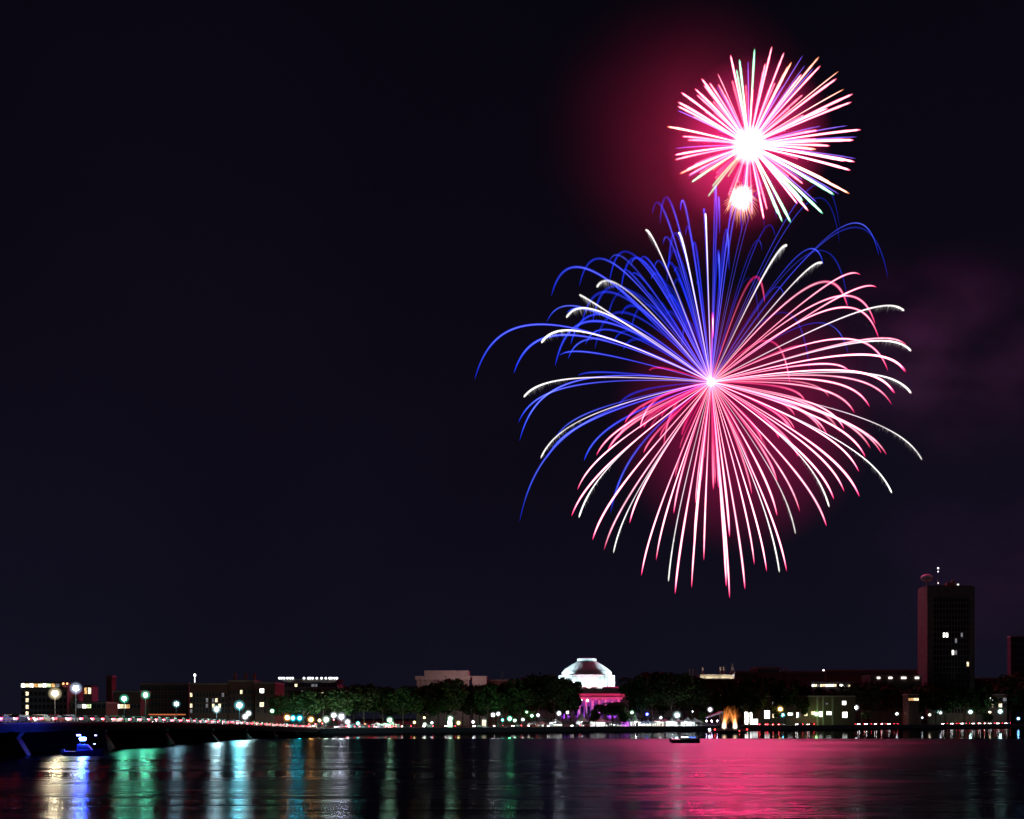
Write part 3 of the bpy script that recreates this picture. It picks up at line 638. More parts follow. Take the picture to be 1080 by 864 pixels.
for px in (862, 868, 878): MB().box(-.5, .5, -.45, -.02, 0, lz(735, 650)).build('pier', LIME, o, (W(px, 0, 650).x - W(843, 0, 650).x, 0, 0))
o, wd, H = building(944, 970, 741, 690, 10, BROWN, 'low building with an amber lit roof sign area below the tower', 1, 6, {(2, 0): 'w', (3, 0): 'o', (4, 0): 'w'}, 2.2, 1.8, 735.5, 739.5) if False else building(958, 969, 733, 690, 10, BROWN, 'small building with an amber lit upper room below the tower', 1, 4, {(1, 0): 'o', (2, 0): 'w', (3, 0): 'w', (0, 0): 'o'}, 1.4, 1.5, 736.5, 740)
o, wd, H = building(1002, 1062, 733, 800, 14, BROWN, 'low building with yellow lit rooms in gaps of the trees at right', 2, 13,
   {(1, 0): 'w', (3, 0): 'w', (7, 0): 'd', (9, 0): 'b', (8, 0): 'w', (9, 1): 'w', (12, 0): 'd', (11, 1): 'w', (6, 1): 'w', (5, 1): 'w'}, 2.4, 2.6, 736, 746)
building(1066, 1100, 672, 880, 6, ROOF, 'hazy distant tower block at the right edge', 12, 8, {(6, 11): 'd'}, 3, 2, detail=False)
building(1030, 1064, 716, 860, 6, BROWN, 'faint distant block between the tower and the right edge', 3, 10, {}, 2, 2, detail=False)

# ------------------------------------------------------------------ the tall tower
CONC = pm('aged_concrete', (.24, .18, .15), .85, scale=.3, bump=.2)
TY = 770; TG = TY / F; TX = W(998, 0, TY).x
tw = empty('tower_block', (TX, TY, 1.9)); tag(tw, 'tall dark concrete tower with rooftop dome on a stalk at right', 'tower')
TH = lz(618.5, TY)
def tx(px): return (px - 998) * TG
MB().box(tx(978), tx(985), 0, 18, 0, TH).build('side_wall', CONC, tw)
MB().box(tx(1022.5), tx(1028), 0, 18, 0, TH).build('side_wall', CONC, tw)
MB().box(tx(985.02), tx(1022.48), .9, 17.5, 0, TH - .1).build('core', CONC, tw)
MB().box(tx(985.02), tx(1022.48), .05, .88, TH - 7, TH - .05).build('top_band', CONC, tw)
fb = MB(); ncol, nrow = 12, 20; cw = (tx(1022.5) - tx(985)) / ncol; rh = (TH - 15) / nrow
for k in range(1, ncol): fb.box(tx(985) + cw * k - .28, tx(985) + cw * k + .28, .12, .88, 7, TH - 7.01)
fb.build('window_pier', CONC, tw)
sb = MB()
for q in range(nrow + 1):
    for k in range(ncol): sb.box(tx(985) + cw * k + .29, tx(985) + cw * (k + 1) - .29, .4, .88, 7.5 + rh * q - .5, 7.5 + rh * q + .5)
tag(sb.build('spandrel', CONC, tw), kind='stuff')
pb = MB()
for q in range(nrow):
    for k in range(ncol): pb.box(tx(985) + cw * k + .3, tx(985) + cw * (k + 1) - .3, .75, .89, 7.5 + rh * q + .51, 7.5 + rh * (q + 1) - .51)
tag(pb.build('window', GLASS, tw), kind='stuff')
for px, py, kk in ((994.7, 667.5, 'b'), (998.8, 667.5, 'b'), (1004, 691, 'b'), (1008.5, 691, 'd'), (1021, 701.5, 'w'), (1015, 668, 'd'), (1007, 676, 'd')):
    k = min(ncol - 1, int((tx(px) - tx(985)) / cw)); q = int((lz(py, TY) - 7.5) / rh)
    MB().box(-cw/2 + .32, cw/2 - .32, -.1, .1, 0, rh - 1.04).build('lit_window', LIT[kk], tw, (tx(985) + cw * (k + .5), .7, 7.5 + rh * q + .52))
MB().box(tx(979), tx(1026), 1, 17, TH + .002, TH + .8).build('parapet', CONC, tw)
MB().lathe([(.7, 0), (.5, 1), (.5, 4.2)], 10, (tx(981.5), 7)).build('dome_stalk', STEEL, tw, (0, 0, TH + .8))
bm = bmesh.new(); bmesh.ops.create_icosphere(bm, subdivisions=3, radius=3.5); me = bpy.data.meshes.new('radar_dome'); bm.to_mesh(me); bm.free()
me.polygons.foreach_set('use_smooth', [True] * len(me.polygons)); me.materials.append(pm('radome_white', (.6, .6, .6), .6)); link('radar_dome', me, tw, (tx(981.5), 7, TH + 6.8), sc=(1.25, 1, .8))
MB().tube([Vector((0, 0, 0)), Vector((0, 0, 7)), Vector((0, 0, 15))], [.3, .2, .08], 6).build('mast', STEEL, tw, (tx(992.6), 6, TH + .8))
for py, c3, s_ in ((598.3, (1, .95, 1), .75), (601.8, (1, .95, 1), .55), (614, (1, .9, .8), .45), (620.5, (1, .6, .25), .6)):
    MB().lathe([(.05, 0), (s_ * .8, s_ * .4), (s_ * .8, s_), (.05, s_ * 1.4)], 8).build('mast_light', em(c3, 4), tw, (tx(992.6), 5.4, lz(py, TY) - s_ * .7))
MB().box(-3.5, 0, 0, 4, 0, 2.6).box(.4, 2.2, .5, 3, 0, 3.6).box(2.4, 4, 0, 3, 0, 1.8).build('plant_room', BROWN, tw, (tx(1007), 5, TH + .8))
MB().lathe([(.05, 0), (.5, .3), (.5, .8), (.05, 1.1)], 8).build('roof_light', em((1, 1, .9), 3), tw, (tx(1013), 4, TH + 1.2))
MB().lathe([(.3, 0), (1.4, .5), (1.6, .9)], 12).build('dish', STEEL, tw, (tx(1009), 6, TH + 4.5))
# ------------------------------------------------------------------ tents, stage, kiosks
def tent(px, nn, wpx, hpx, label, lit=(1, 1, .97), pw=60, peaks=1, col=CANVAS, name='marquee', top=None):
    p = shore(px, nn); wd = wpx / F * p.y; o = empty(name, (p.x, p.y, 2.0), SHANG); tag(o, label, 'tent')
    wd /= math.cos(SHANG) * 1.0 + .12
    H = hpx / F * p.y; eave = min(2.6, H * .55); dep = 5
    b = MB()
    for k in range(peaks):
        x0 = -wd/2 + wd * k / peaks; x1 = x0 + wd / peaks; xm = (x0 + x1) / 2; H_ = H * (1 if k % 2 == 0 else .9)
        v = [(x0, -dep/2, eave), (x1, -dep/2, eave), (x1, dep/2, eave), (x0, dep/2, eave), (xm, 0, H_), (x0 + (xm-x0)*.55, -dep*.22, eave + (H_-eave)*.35), (x1 - (xm-x0)*.55, -dep*.22, eave + (H_-eave)*.35), (x1 - (xm-x0)*.55, dep*.22, eave + (H_-eave)*.35), (x0 + (xm-x0)*.55, dep*.22, eave + (H_-eave)*.35)]
        b.add(v, [(0, 1, 6, 5), (1, 2, 7, 6), (2, 3, 8, 7), (3, 0, 5, 8), (5, 6, 4), (6, 7, 4), (7, 8, 4), (8, 5, 4)])
        b.add([(x0, -dep/2, eave - .4), (x1, -dep/2, eave - .4), (x1, -dep/2, eave), (x0, -dep/2, eave)], [(0, 1, 2, 3)])
    b.build('canopy', col, o, fixn=False)
    MB().add([(-wd/2, dep/2, 0), (wd/2, dep/2, 0), (wd/2, dep/2, eave), (-wd/2, dep/2, eave)], [(0, 1, 2, 3)]).build('back_wall', col, o, fixn=False)
    for k in range(peaks + 1):
        for y in (-dep/2, dep/2 - .1):
            MB().tube([Vector((-wd/2 + wd * k / peaks, y, 0)), Vector((-wd/2 + wd * k / peaks, y, eave))], [.05, .05], 6).build('pole', STEEL, o)
    nl = max(1, int(wd / 4))
    for k in range(nl):
        x = -wd/2 + wd * (k + .5) / nl
        MB().box(-.9, .9, -.12, .12, -.08, 0).build('lamp', em(lit, pw * 6, True), o, (x, -1, eave - .15))
    MB().box(-wd/2 + .5, wd/2 - .5, -.4, .4, .72, .78).box(-wd/2 + .8, -wd/2 + .9, -.3, .3, 0, .72).box(wd/2 - .9, wd/2 - .8, -.3, .3, 0, .72).build('counter', CANVAS, o, (0, .6, 0))
    return o
TENTS = [(379, 24, 20, 5, 'long low white marquee strip between the teal lamp and the junction', (1, .95, .9), 60, 3),
 (406, 5.5, 26, 6.5, 'brightly lit white marquee under the green-white lamp', (1, 1, 1), 90, 3),
 (567, 24, 18, 6, 'small white marquee below the lamp right of the lit green leaves', (1, .95, .9), 25, 2),
 (586, 12, 8, 9, 'white leaning tent with a bright base left of the dome', (.9, .98, 1), 60, 1),
 (614, 24, 8, 14, 'tall pointed white tent in front of the dome, leftmost of the pointed ones', (.9, .9, 1), 35, 1),
 (634, 24, 20, 9, 'wide grey-roofed tent with bright inside below the dome', (1, .97, .95), 70, 1),
 (651, 16, 14, 5, 'low white tent just right of the wide grey-roofed one', (1, .97, .95), 70, 2),
 (681, 20, 24, 6.5, 'first long white tent right of the dome', (1, .98, .94), 60, 4),
 (698, 24, 16, 9, 'cream tent between the long tent and the very bright lamp', (1, .9, .78), 45, 2),
 (712, 12, 16, 9, 'white tent directly under the very bright lamp', (.9, 1, 1), 80, 2),
 (729, 12, 20, 9.5, 'glaring white tent right of the very bright lamp', (.85, 1, 1), 90, 2)]
for px, nn, wpx, hpx, lb, lc, pw, pk in TENTS: tent(px, nn + 8, wpx, hpx, lb, lc, pw, pk)
PUR = pm('purple_canvas', (.35, .05, .6), .8)
tent(663, 22, 10, 9, 'magenta and purple lit tent right of the small dark tree', (.7, .06, 1), 60, 1, CANVAS)
tent(670, 12, 4.5, 13, 'narrow pointed white tent beside the purple one', (1, .97, 1), 40, 1)
# sloping stage
p = shore(749, 24); st = empty('stage', (p.x, p.y, 2), 0); tag(st, 'open stage with sloping lilac roof right of the white tents', 'stage')
MB().box(-6, 6, -4, 4, 0, 1.1).build('platform', BLACK, st)
MB().add([(-6.5, -4.5, 3.3), (6.5, -4.5, 8.2), (6.5, 4.5, 8.2), (-6.5, 4.5, 3.3), (-6.5, -4.5, 2.9), (6.5, -4.5, 7.2), (6.5, 4.5, 7.2), (-6.5, 4.5, 2.9)], [(0, 1, 2, 3), (7, 6, 5, 4), (0, 4, 5, 1), (1, 5, 6, 2), (2, 6, 7, 3), (3, 7, 4, 0)]).build('roof', CANVAS, st)
for x, h in ((-6, 3), (6, 7.1)):
    for y in (-4, 4): MB().tube([Vector((x, y, 0)), Vector((x, y, h))], [.12, .12], 6).build('post', STEEL, st)
for x in (-3, 0, 3): MB().lathe([(.1, 0), (.3, .2), (.3, .5), (.1, .6)], 8).build('stage_lamp', em((.85, .6, 1), 90, True), st, (x, -4.9, 2.4))
def kiosk(px, nn, wpx, hpx, label, mat):
    p = shore(px, nn); wd = wpx / F * p.y; H = hpx / F * p.y; o = empty('kiosk', (p.x, p.y, 2), 0); tag(o, label, 'kiosk')
    MB().box(-wd/2, wd/2, 0, 2.5, .15, H).build('wall', CANVAS, o); MB().prism([(-wd/2 - .3, H + .003), (wd/2 + .3, H + .003), (0, H + .8)], -.3, 2.8).build('roof', ROOF, o)
    MB().box(-wd/2 + .2, wd/2 - .2, -.05, -.002, .9, H - .3).build('lit_panel', mat, o)
    MB().box(-wd/2 - .1, wd/2 + .1, -.3, 2.6, 0, .148).build('base', CONC, o)
    return o
kiosk(474.5, 9, 5, 7.5, 'white lit kiosk under the trees, left one', LIT['b'])
kiosk(510.5, 10, 4.6, 8.5, 'cream lit kiosk under the trees, right one', LIT['w'])
kiosk(588, 7, 10, 3.4, 'low bright white ticket hut by the wall left of the dome', LIT['b'])
kiosk(331, 6, 5, 4, 'small white lit hut at the bridge-end junction', LIT['b'])
# lit shrub leaves and flower of lights
for k, (px, top, wd, nn, lb) in enumerate(((556, 748, 13, 15, 'low bush lit bright green by the lamps left of the dome'), (741, 750, 9, 20, 'small bush lit yellow-green beside the sloping stage'), (913, 748, 10, 9, 'small bush lit green right of the hall'), (658, 750, 9, 14, 'small bush lit magenta before the dome'), (628, 748, 12, 17, 'bush lit magenta below the dome portico'), (965, 747, 7, 11, 'little olive bush below the amber room'), (1041, 751, 10, 11, 'bush lit amber between the mint and aqua lamps'), (858, 740, 26, 30, 'broad tree crown lit green in front of the hall'), (820, 742, 14, 14, 'crown lit orange over the orange lamp'))):
    tree(px, top, wd, nn, lb, k)

# ------------------------------------------------------------------ people along the wall
def person_mesh(seed, pose):
    r = random.Random(seed); V = [(0, 0, .95), (0, 0, 1.12), (0, 0, 1.32), (0, 0, 1.47), (0, 0, 1.54), (0, .01, 1.63), (0, 0, 1.73),
        (-.10, 0, .90), (-.12, -.02, .50), (-.12, .02, .09), (-.13, -.12, .04), (.10, 0, .90), (.13, .02, .50), (.14, .05, .09), (.15, -.09, .04),
        (-.19, 0, 1.42), (-.25, .02, 1.14), (-.22, -.08, .90), (-.21, -.12, .80), (.19, 0, 1.42), (.26, .02, 1.14), (.24, -.06, .90), (.22, -.10, .80)]
    if pose == 1: V[16] = (-.26, -.05, 1.18); V[17] = (-.12, -.27, 1.36); V[18] = (-.06, -.32, 1.46); V[20] = (.26, -.05, 1.18); V[21] = (.12, -.27, 1.36); V[22] = (.05, -.32, 1.46)
    if pose == 2: V[20] = (.34, 0, 1.62); V[21] = (.38, -.02, 1.86); V[22] = (.39, -.02, 1.96); V[9] = (-.16, .12, .09); V[10] = (-.18, -.01, .04)
    E = [(0, 1), (1, 2), (2, 3), (3, 4), (4, 5), (5, 6), (0, 7), (7, 8), (8, 9), (9, 10), (0, 11), (11, 12), (12, 13), (13, 14), (3, 15), (15, 16), (16, 17), (17, 18), (3, 19), (19, 20), (20, 21), (21, 22)]
    RD = [.15, .14, .16, .10, .055, .10, .07, .10, .065, .05, .045, .10, .065, .05, .045, .065, .05, .04, .035, .065, .05, .04, .035]
    me = bpy.data.meshes.new('p'); me.from_pydata(V, E, []); o = bpy.data.objects.new('p', me); COL.objects.link(o)
    md = o.modifiers.new('s', 'SKIN'); md.use_smooth_shade = True
    for k, q in enumerate(me.skin_vertices[0].data): q.radius = (RD[k], RD[k] * .8); q.use_root = (k == 0)
    o.modifiers.new('u', 'SUBSURF').levels = 1
    dg = bpy.context.evaluated_depsgraph_get(); out = bpy.data.meshes.new_from_object(o.evaluated_get(dg)); bpy.data.objects.remove(o)
    out.name = 'person'; return out
CL = [pm('dark_clothes', (.04, .04, .05), .9), pm('denim_clothes', (.06, .08, .14), .9), pm('red_clothes', (.3, .04, .04), .9), pm('light_clothes', (.4, .38, .34), .9)]
PMS = []
for k in range(6):
    me = person_mesh(k, k % 3); me.materials.clear(); me.materials.append(CL[(0, 1, 3, 2, 0, 1)[k]]); PMS.append(me)
PL = ['person standing in the crowd along the river wall, arms down', 'person in the crowd along the river wall with both hands raised to the face', 'person in the crowd along the river wall with one arm up',
      'person in red standing in the crowd along the river wall', 'person in dark clothes in the crowd holding both hands to the face', 'person in blue denim in the crowd with one arm up']
ranges = [(622, 745, 62), (560, 620, 14), (384, 420, 14), (745, 785, 9), (840, 900, 10), (520, 556, 8), (1010, 1062, 16)]
for a, b_, n_ in ranges:
    for k in range(n_):
        px = a + (b_ - a) * (k + R.uniform(.1, .9)) / n_; v = R.randrange(6); p = shore(px, R.uniform(1.9, 6.4), 2.0)
        o = link('person', PMS[v], None, p, R.uniform(-1, 1), (R.uniform(.94, 1.06),) * 3)
        tag(o, PL[v], 'person', 'people watching along the river wall')

# ------------------------------------------------------------------ cars
def carparts(mat):
    body = MB().prism([(-2.2, .35), (-2.25, .75), (-2.1, .95), (-1.3, 1.0), (1.0, .98), (1.9, .88), (2.2, .68), (2.25, .4), (1.8, .3), (-1.8, .3)], -.88, .88)
    body.prism([(-1.0, 1.38), (-.75, 1.45), (.1, 1.44), (.35, 1.36), (.3, 1.34), (-.95, 1.34)], -.66, .66)
    return body.mesh('body', mat, bevel=.03)
CARM = [carparts(pm('car_paint_' + nm, c_, .3, .3)) for nm, c_ in (('dark', (.03, .03, .04)), ('silver', (.4, .4, .42)), ('red', (.35, .03, .03)), ('white', (.7, .7, .7)))]
GH = MB().prism([(-1.75, .98), (-1.0, 1.38), (.3, 1.36), (.95, .98)], -.72, .72).mesh('windows', GLASS)
WHL = MB().lathe([(.1, -.1), (.31, -.1), (.33, -.06), (.33, .06), (.31, .1), (.1, .1)], 14).mesh('wheel', BLACK)
HL = MB().lathe([(.02, -.1), (.22, -.08), (.25, .04), (.12, .1)], 8).mesh('headlight', em((1, .9, .9), 60))
TL = MB().box(-.04, .26, -.27, .27, -.13, .13).mesh('taillight', em((1, .03, .05), 30, True))
HL2 = MB().lathe([(.02, 0), (.16, .02), (.18, .08), (.1, .12)], 8).mesh('headlight', em((1, .9, .85), 35))
def car(x, y, z, rz, k, label, group, hl=HL):
    o = empty('car', (x, y, z), rz); tag(o, label, 'car', group)
    link('body', CARM[k % 4], o); link('windows', GH, o)
    for sx in (-1.35, 1.35):
        for sy in (-.8, .8):
            q = link('wheel', WHL, o, (sx, sy, .33)); q.rotation_euler = (rad(90), 0, 0)
    for sy in (-.62, .62):
        q = link('headlight', hl, o, (2.2, sy, .66)); q.rotation_euler = (0, rad(90), 0)
        link('taillight', TL, o, (-2.26, sy * 1.02, .8))
    return o
k = 0
for lane, head in ((6.0 - .6, 1), (3.9, 1), (-1.8, -1), (-4.6, -1)):
    Y = 120 + R.uniform(0, 6)
    while Y < 432:
        z = deckz(Y) + .02; sl = 0
        if lane > 0: car(-84 + lane * .8, Y, z, rad(90), k, 'car in the queue driving away over the bridge, red tail lights showing', 'cars driving away over the bridge')
        elif Y < 260 or R.random() < .4: car(-84 + lane, Y, z, rad(-90), k, 'car coming over the bridge with white headlights on', 'cars coming over the bridge')
        k += 1; Y += R.choice((5.2, 5.3, 5.8, 6.4, 9.5)) if lane > 0 else R.uniform(6, 9)
segs = [(196, 340, 15, 11.5, 1, 'car with red tail lights on the riverside road, left of the junction'), (300, 420, 20, 14.5, -1, 'car with headlights on the riverside road at the junction'), (420, 620, 9, 14.5, -1, 'car on the riverside road under the dark trees'),
        (800, 830, 4, 11.5, 1, 'car with red tail lights on the riverside road before the lit hall'), (836, 905, 9, 14.5, -1, 'car with headlights on the riverside road before the lit hall'), (905, 950, 6, 14.5, -1, 'car on the quiet stretch of road right of the hall'),
        (995, 1065, 12, 14.5, -1, 'parked-up car in the bright row at the right end of the bank')]
for a, b_, n_, nn, sg, lb in segs:
    for q in range(n_):
        p = shore(a + (b_ - a) * (q + R.uniform(.1, .9)) / n_, nn, 1.935)
        if p.x < -92 or p.x > -74: car(p.x, p.y, p.z, SHANG + (math.pi if sg < 0 else 0), q, lb, lb.replace('car ', 'cars ', 1).replace('parked-up car', 'cars parked')[:60], HL2)

for px, py, nn, cc, st, lb in ((326, 767, 4.5, (1, .03, .03), 60, 'red signal light at the bridge end, left one'), (332.5, 768, 4.2, (1, .04, .05), 70, 'red signal light at the bridge end, middle and brightest one'), (340, 764, 7, (1, .05, .04), 50, 'red signal light at the bridge end, right one'), (352, 760, 6, (1, .1, .15), 45, 'high red signal light under the tall white lamp'), (385, 766, 6, (1, .12, .05), 30, 'red signal light at the right end of the long marquee')):
    p = shore(px, nn); z = max(3.4, CH + (HY - py) / F * p.y); o = empty('traffic_light', (p.x, p.y, 2.0)); tag(o, lb, 'traffic light')
    MB().tube([Vector((0, 0, 0)), Vector((0, 0, z - 2.1))], [.08, .06], 8).build('pole', BLACK, o)
    MB().box(-.18, .18, -.15, .15, 0, .95).build('signal_box', BLACK, o, (0, 0, z - 2.35), bevel=.02)
    MB().lathe([(.02, 0), (.17, .01), (.15, .1), (.03, .16)], 10).build('red_lens', em(cc, st, True), o, (0, -.15, z - 1.65)).rotation_euler = (rad(90), 0, 0)
    MB().lathe([(.02, 0), (.1, .01), (.08, .06)], 8).build('dark_lens', GLASS, o, (0, -.15, z - 2.0)).rotation_euler = (rad(90), 0, 0)
# ------------------------------------------------------------------ boats
def boat(x, y, rz, label, L_=7.2, lights=(), hull=BLACK, cat='boat', name='motor_boat', cabin=True):
    o = empty(name, (x, y, 0), rz); tag(o, label, cat); b = MB(); n_ = 12; v = []; f = []
    for q in range(n_ + 1):
        t = q / n_; xx = -L_/2 + L_ * t; hw = L_ * .17 * (1 - max(0, (t - .55) / .45) ** 2.2) + .02; sh = .75 + .5 * t * t
        v += [(xx, -hw, sh), (xx, -hw * .8, .1), (xx, 0, -.25 + .3 * max(0, t - .8) * 3), (xx, hw * .8, .1), (xx, hw, sh), (xx, 0, sh - .05)]
    for q in range(n_):
        for k in range(6): f.append((q * 6 + k, q * 6 + (k + 1) % 6, q * 6 + 6 + (k + 1) % 6, q * 6 + 6 + k))
    f += [tuple(range(5, -1, -1)), tuple(n_ * 6 + k for k in range(6))]
    b.add(v, f).build('hull', hull, o, smooth=False)
    if cabin:
        MB().prism([(-L_*.18, .7), (-L_*.16, 1.9), (L_*.08, 1.9), (L_*.2, .95), (L_*.22, .7)], -L_*.1, L_*.1).build('cabin', hull, o, bevel=.04)
        MB().prism([(-L_*.13, 1.3), (-L_*.13, 1.75), (L_*.07, 1.75), (L_*.14, 1.3)], -L_*.104, L_*.104).build('windows', GLASS, o)
        MB().tube([Vector((0, 0, 0)), Vector((0, 0, 1.2))], [.04, .03], 6).build('mast', STEEL, o, (-L_*.1, 0, 1.9))
    MB().box(-.25, .25, -.25, .25, 0, .8).build('outboard_motor', BLACK, o, (-L_/2 - .2, 0, .3))
    for (dx, dy, dz, sx, sz, cc, s_) in lights:
        MB().box(-sx/2, sx/2, -.12, .12, 0, sz).build('light', em(cc, s_, True), o, (dx, dy, dz))
    return o
Yp = 175; p = W(89, 0, Yp)
boat(p.x, Yp, .15, 'police boat with glaring blue lights in front of the bridge', 6.2, [(-.1, -.75, 2.6, .9, .3, (.02, .06, 1), 4500), (-.7, -.75, 3.25, .55, .2, (.1, .15, 1), 60), (1.8, -.4, 3.25, .3, .12, (.4, .4, 1), 12), (.25, -.95, 2.6, .35, .2, (.7, .8, 1), 40), (1.7, -.6, 1.9, .25, .1, (.3, .3, 1), 15)], hull=pm('navy_hull', (.03, .04, .12), .4), name='police_boat')
MB().box(-.5, .3, -.55, -.5, 2.4, 3.1).build('light_blocker', BLACK, [o_ for o_ in COL.objects if o_.name == 'police_boat'][0])  # plate added behind the blue light to keep it off the bridge
p = W(723, 0, 268)
boat(p.x, 268, -.04, 'small dark motor boat with a white and blue light strip on the pink water', 7.0, [(-.35, -1.3, 1.35, 1.7, .24, (.95, .97, 1), 4), (1.4, -1.3, 1.33, 1.9, .2, (.06, .2, 1), 2.2), (-2.6, -1, 2.3, .8, .2, (.6, .6, .7), .12)])
WHN = ['leftmost of all', 'second from the left', 'just left of the police boat', 'just right of the police boat', 'fifth from the left', 'fourth from the right', 'third from the right', 'second from the right', 'rightmost of all']
WH_L = ((13, 776, 1), (28, 775.5, .7), (75, 774.5, .5), (107, 774, .8), (138, 775.2, .7), (148, 774, .45), (160, 774.4, .5), (170, 774, .8), (192, 774, .5))
for k, (px, py, s_) in enumerate(WH_L):
    p = shore(px, -9, 0); zz = CH + (HY - py) / F * p.y
    boat(p.x, p.y, SHANG, 'moored boat with small light under the bridge, %s' % WHN[k], 6, [(-.5, -.8, max(.8, zz), 1.2 * s_ + .3, .3, (1, .85, .7), 5 * s_)])
bu = empty('buoy', W(748.3, 0, 440)); bu.location.z = 0; tag(bu, 'small buoy with a bright blue-white light left of the barge', 'buoy')
MB().lathe([(.1, -.3), (.7, -.1), (.75, .3), (.3, .5), (.1, .6)], 14).build('float', pm('buoy_paint', (.4, .05, .03), .5), bu, smooth=True)
MB().tube([Vector((0, 0, .55)), Vector((0, 0, 1.1))], [.06, .05], 6).build('post', STEEL, bu)
link('lamp_globe', (lambda g_: (g_.materials.append(em((.6, .8, 1), 25, True)), g_)[1])(globe(.5)), bu, (0, 0, 1.5))

# ------------------------------------------------------------------ barge with spark fountains
BY = 470; bx = W(769.5, 0, BY).x; ba = empty('barge', (bx, BY, 0)); tag(ba, 'low dark launching barge on the water under the fireworks', 'barge')
MB().prism([(-7.2, .9), (-6.6, -.4), (6.6, -.4), (7.2, .9)], -3, 3).build('hull', BLACK, ba)
MB().box(-6.8, 6.8, -2.8, 2.8, .902, 1.0).build('deck', STEEL, ba)
rk = MB()
for x in range(-5, 6):
    for y in (-1.8, 0, 1.8): rk.lathe([(.16, 1.0), (.16, 1.9), (.12, 1.9), (.12, 1.2)], 8, (x, y), cap=False)
rk.build('mortar_rack', BLACK, ba)
for x in (-6.9, 6.9): MB().lathe([(.05, 0), (.3, .2), (.3, .5), (.05, .7)], 8).build('marker_light', em((1, .04, .04), 8), ba, (x, -2.9, 1.0))
MB().box(-.2, .2, -.1, .1, 0, .3).build('work_light', em((1, .1, .1), 6), ba, (3.6, -3.05, .55))
g_fire = glow('golden_fire', [(0, (5, 4.4, 3.4)), (.25, (4.2, 2.2, 1.1)), (.5, (1.2, .35, .1)), (.8, (.4, .1, .02)), (1, (.5, .08, .02))], .55, 2.2)
g_gold = glow('golden_sparks', [(0, (1.6, .7, .25)), (.4, (1.1, .32, .06)), (1, (.3, .07, .015))], .2, 1.4)
for fx, lean, lb in ((763.5, 1, 'golden spark fountain on the barge, left one leaning right'), (775, -1, 'golden spark fountain on the barge, right one leaning left')):
    q = empty('spark_fountain', (W(fx, 0, BY).x, BY - .5, 1.0)); tag(q, lb, 'fountain')
    MB().lathe([(.3, 0), (.3, .5), (.25, .5)], 10).build('tube', BLACK, q)
    MB().lathe([(.75, 0), (1.15, .7), (1.1, 1.8), (.7, 3.4), (.35, 5.6), (.05, 7.8)], 14, t=[0, 0, .1, .3, .6, 1]).build('flame', g_fire, q, (0, 0, .4), smooth=True, attrs=True)
    sp_ = MB()
    for k in range(90):
        rr = random.Random(k + fx); vx = lean * rr.gauss(1.5, 1.3); vy = rr.gauss(0, .45); vz = rr.uniform(9.2, 12.6); T = rr.uniform(1.0, 1.75)
        pts = [Vector((vx * t, vy * t, .6 + vz * t - 4.9 * t * t * .78)) for t in [T * j / 12 for j in range(13)]]
        sp_.tube(pts, [.11] * 9 + [.1, .08, .06, .03], 4)
    sp_.build('sparks', g_gold, q, smooth=True, attrs=True)

# ------------------------------------------------------------------ fireworks
def ray(px, py): return Vector(((px - 540) / F, 1, (HY - py) / F))
def on_shell(C, px, py, Rr, sgn):
    d = ray(px, py); o = Vector((0, 0, CH)); oc = o - C; a = d.dot(d); b = 2 * d.dot(oc); c_ = oc.dot(oc) - Rr * Rr
    D = b * b - 4 * a * c_
    Y = (-b + (sgn * math.sqrt(D) if D > 0 else 0)) / (2 * a)
    return o + d * Y
def trajectory(C, px, py, Rr, drop, apex=None, k=3.0, N=22, sgn=1, bmax=230):
    tip = on_shell(C, px, py, Rr, sgn); E1 = 1 - math.exp(-k); dz = tip.z - C.z; s = C.y / F
    def E(t): return 1 - math.exp(-k * t)
    b = drop * s
    if apex:
        Xt = tip.x - C.x; Xa = (apex[0] - 540) / F * (C.y + tip.y) / 2 - C.x; Za = CH + (HY - apex[1]) / F * (C.y + tip.y) / 2 - C.z
        ra = Xa / Xt if abs(Xt) > 8 else 9
        ta = -math.log(max(.02, 1 - min(.93, max(.25, ra)) * E1)) / k if ra < 1.4 else .62
        # z = a E - b t ; solve z(1) = dz, z(ta) = Za
        den = E(ta) / E1 - ta
        if abs(den) > .02: b = (Za - dz * E(ta) / E1) / den
        b = max(4, min(b, bmax * s))
    a = (dz + b) / E1
    pts = []
    for j in range(N + 1):
        t = j / N; f = E(t) / E1
        pts.append(Vector((C.x + (tip.x - C.x) * f, C.y + (tip.y - C.y) * f, C.z + a * E(t) - b * t)))
    return pts
KS = 1.9; C1 = W(750, 403, 480 * KS); C2 = W(790, 153, 560 * KS)
g_blue = glow('blue_stars', [(0, (.8, .6, 1.2)), (.18, (.2, .16, .9)), (.55, (.34, .42, 1.4)), (.8, (.12, .22, 1.1)), (.93, (.01, .03, .3)), (1, (.0, .0, .02))], 1.0, 8.0, (.006, .025, .85))
g_red = glow('red_stars', [(0, (1.2, .7, .7)), (.2, (2.4, 1.7, 2.0)), (.5, (4.2, 3.2, 3.7)), (.8, (3.6, 1.9, 2.3)), (.93, (1.6, .3, .5)), (1, (.1, 0, .01))], 1.05, 6.5, (1.15, .008, .2))
g_silv = glow('silver_stars', [(0, (.8, .5, .6)), (.3, (1.6, 1.3, 1.5)), (.55, (2.1, 2.0, 2.0)), (.93, (2.1, 2.1, 1.95)), (1, (1.6, 1.5, 1.3))], 1.0, 1.2)
fw = empty('firework_burst', C1); tag(fw, 'large red, white and blue chrysanthemum firework with drooping trails', 'firework')
def q1(z, zx, zy):
    o = {2: (490, 200, 3.928), 3: (730, 210, 4.115), 4: (530, 400, 3.6), 5: (740, 390, 3.456)}[z]
    return (o[0] + zx / o[2], o[1] + zy / o[2])
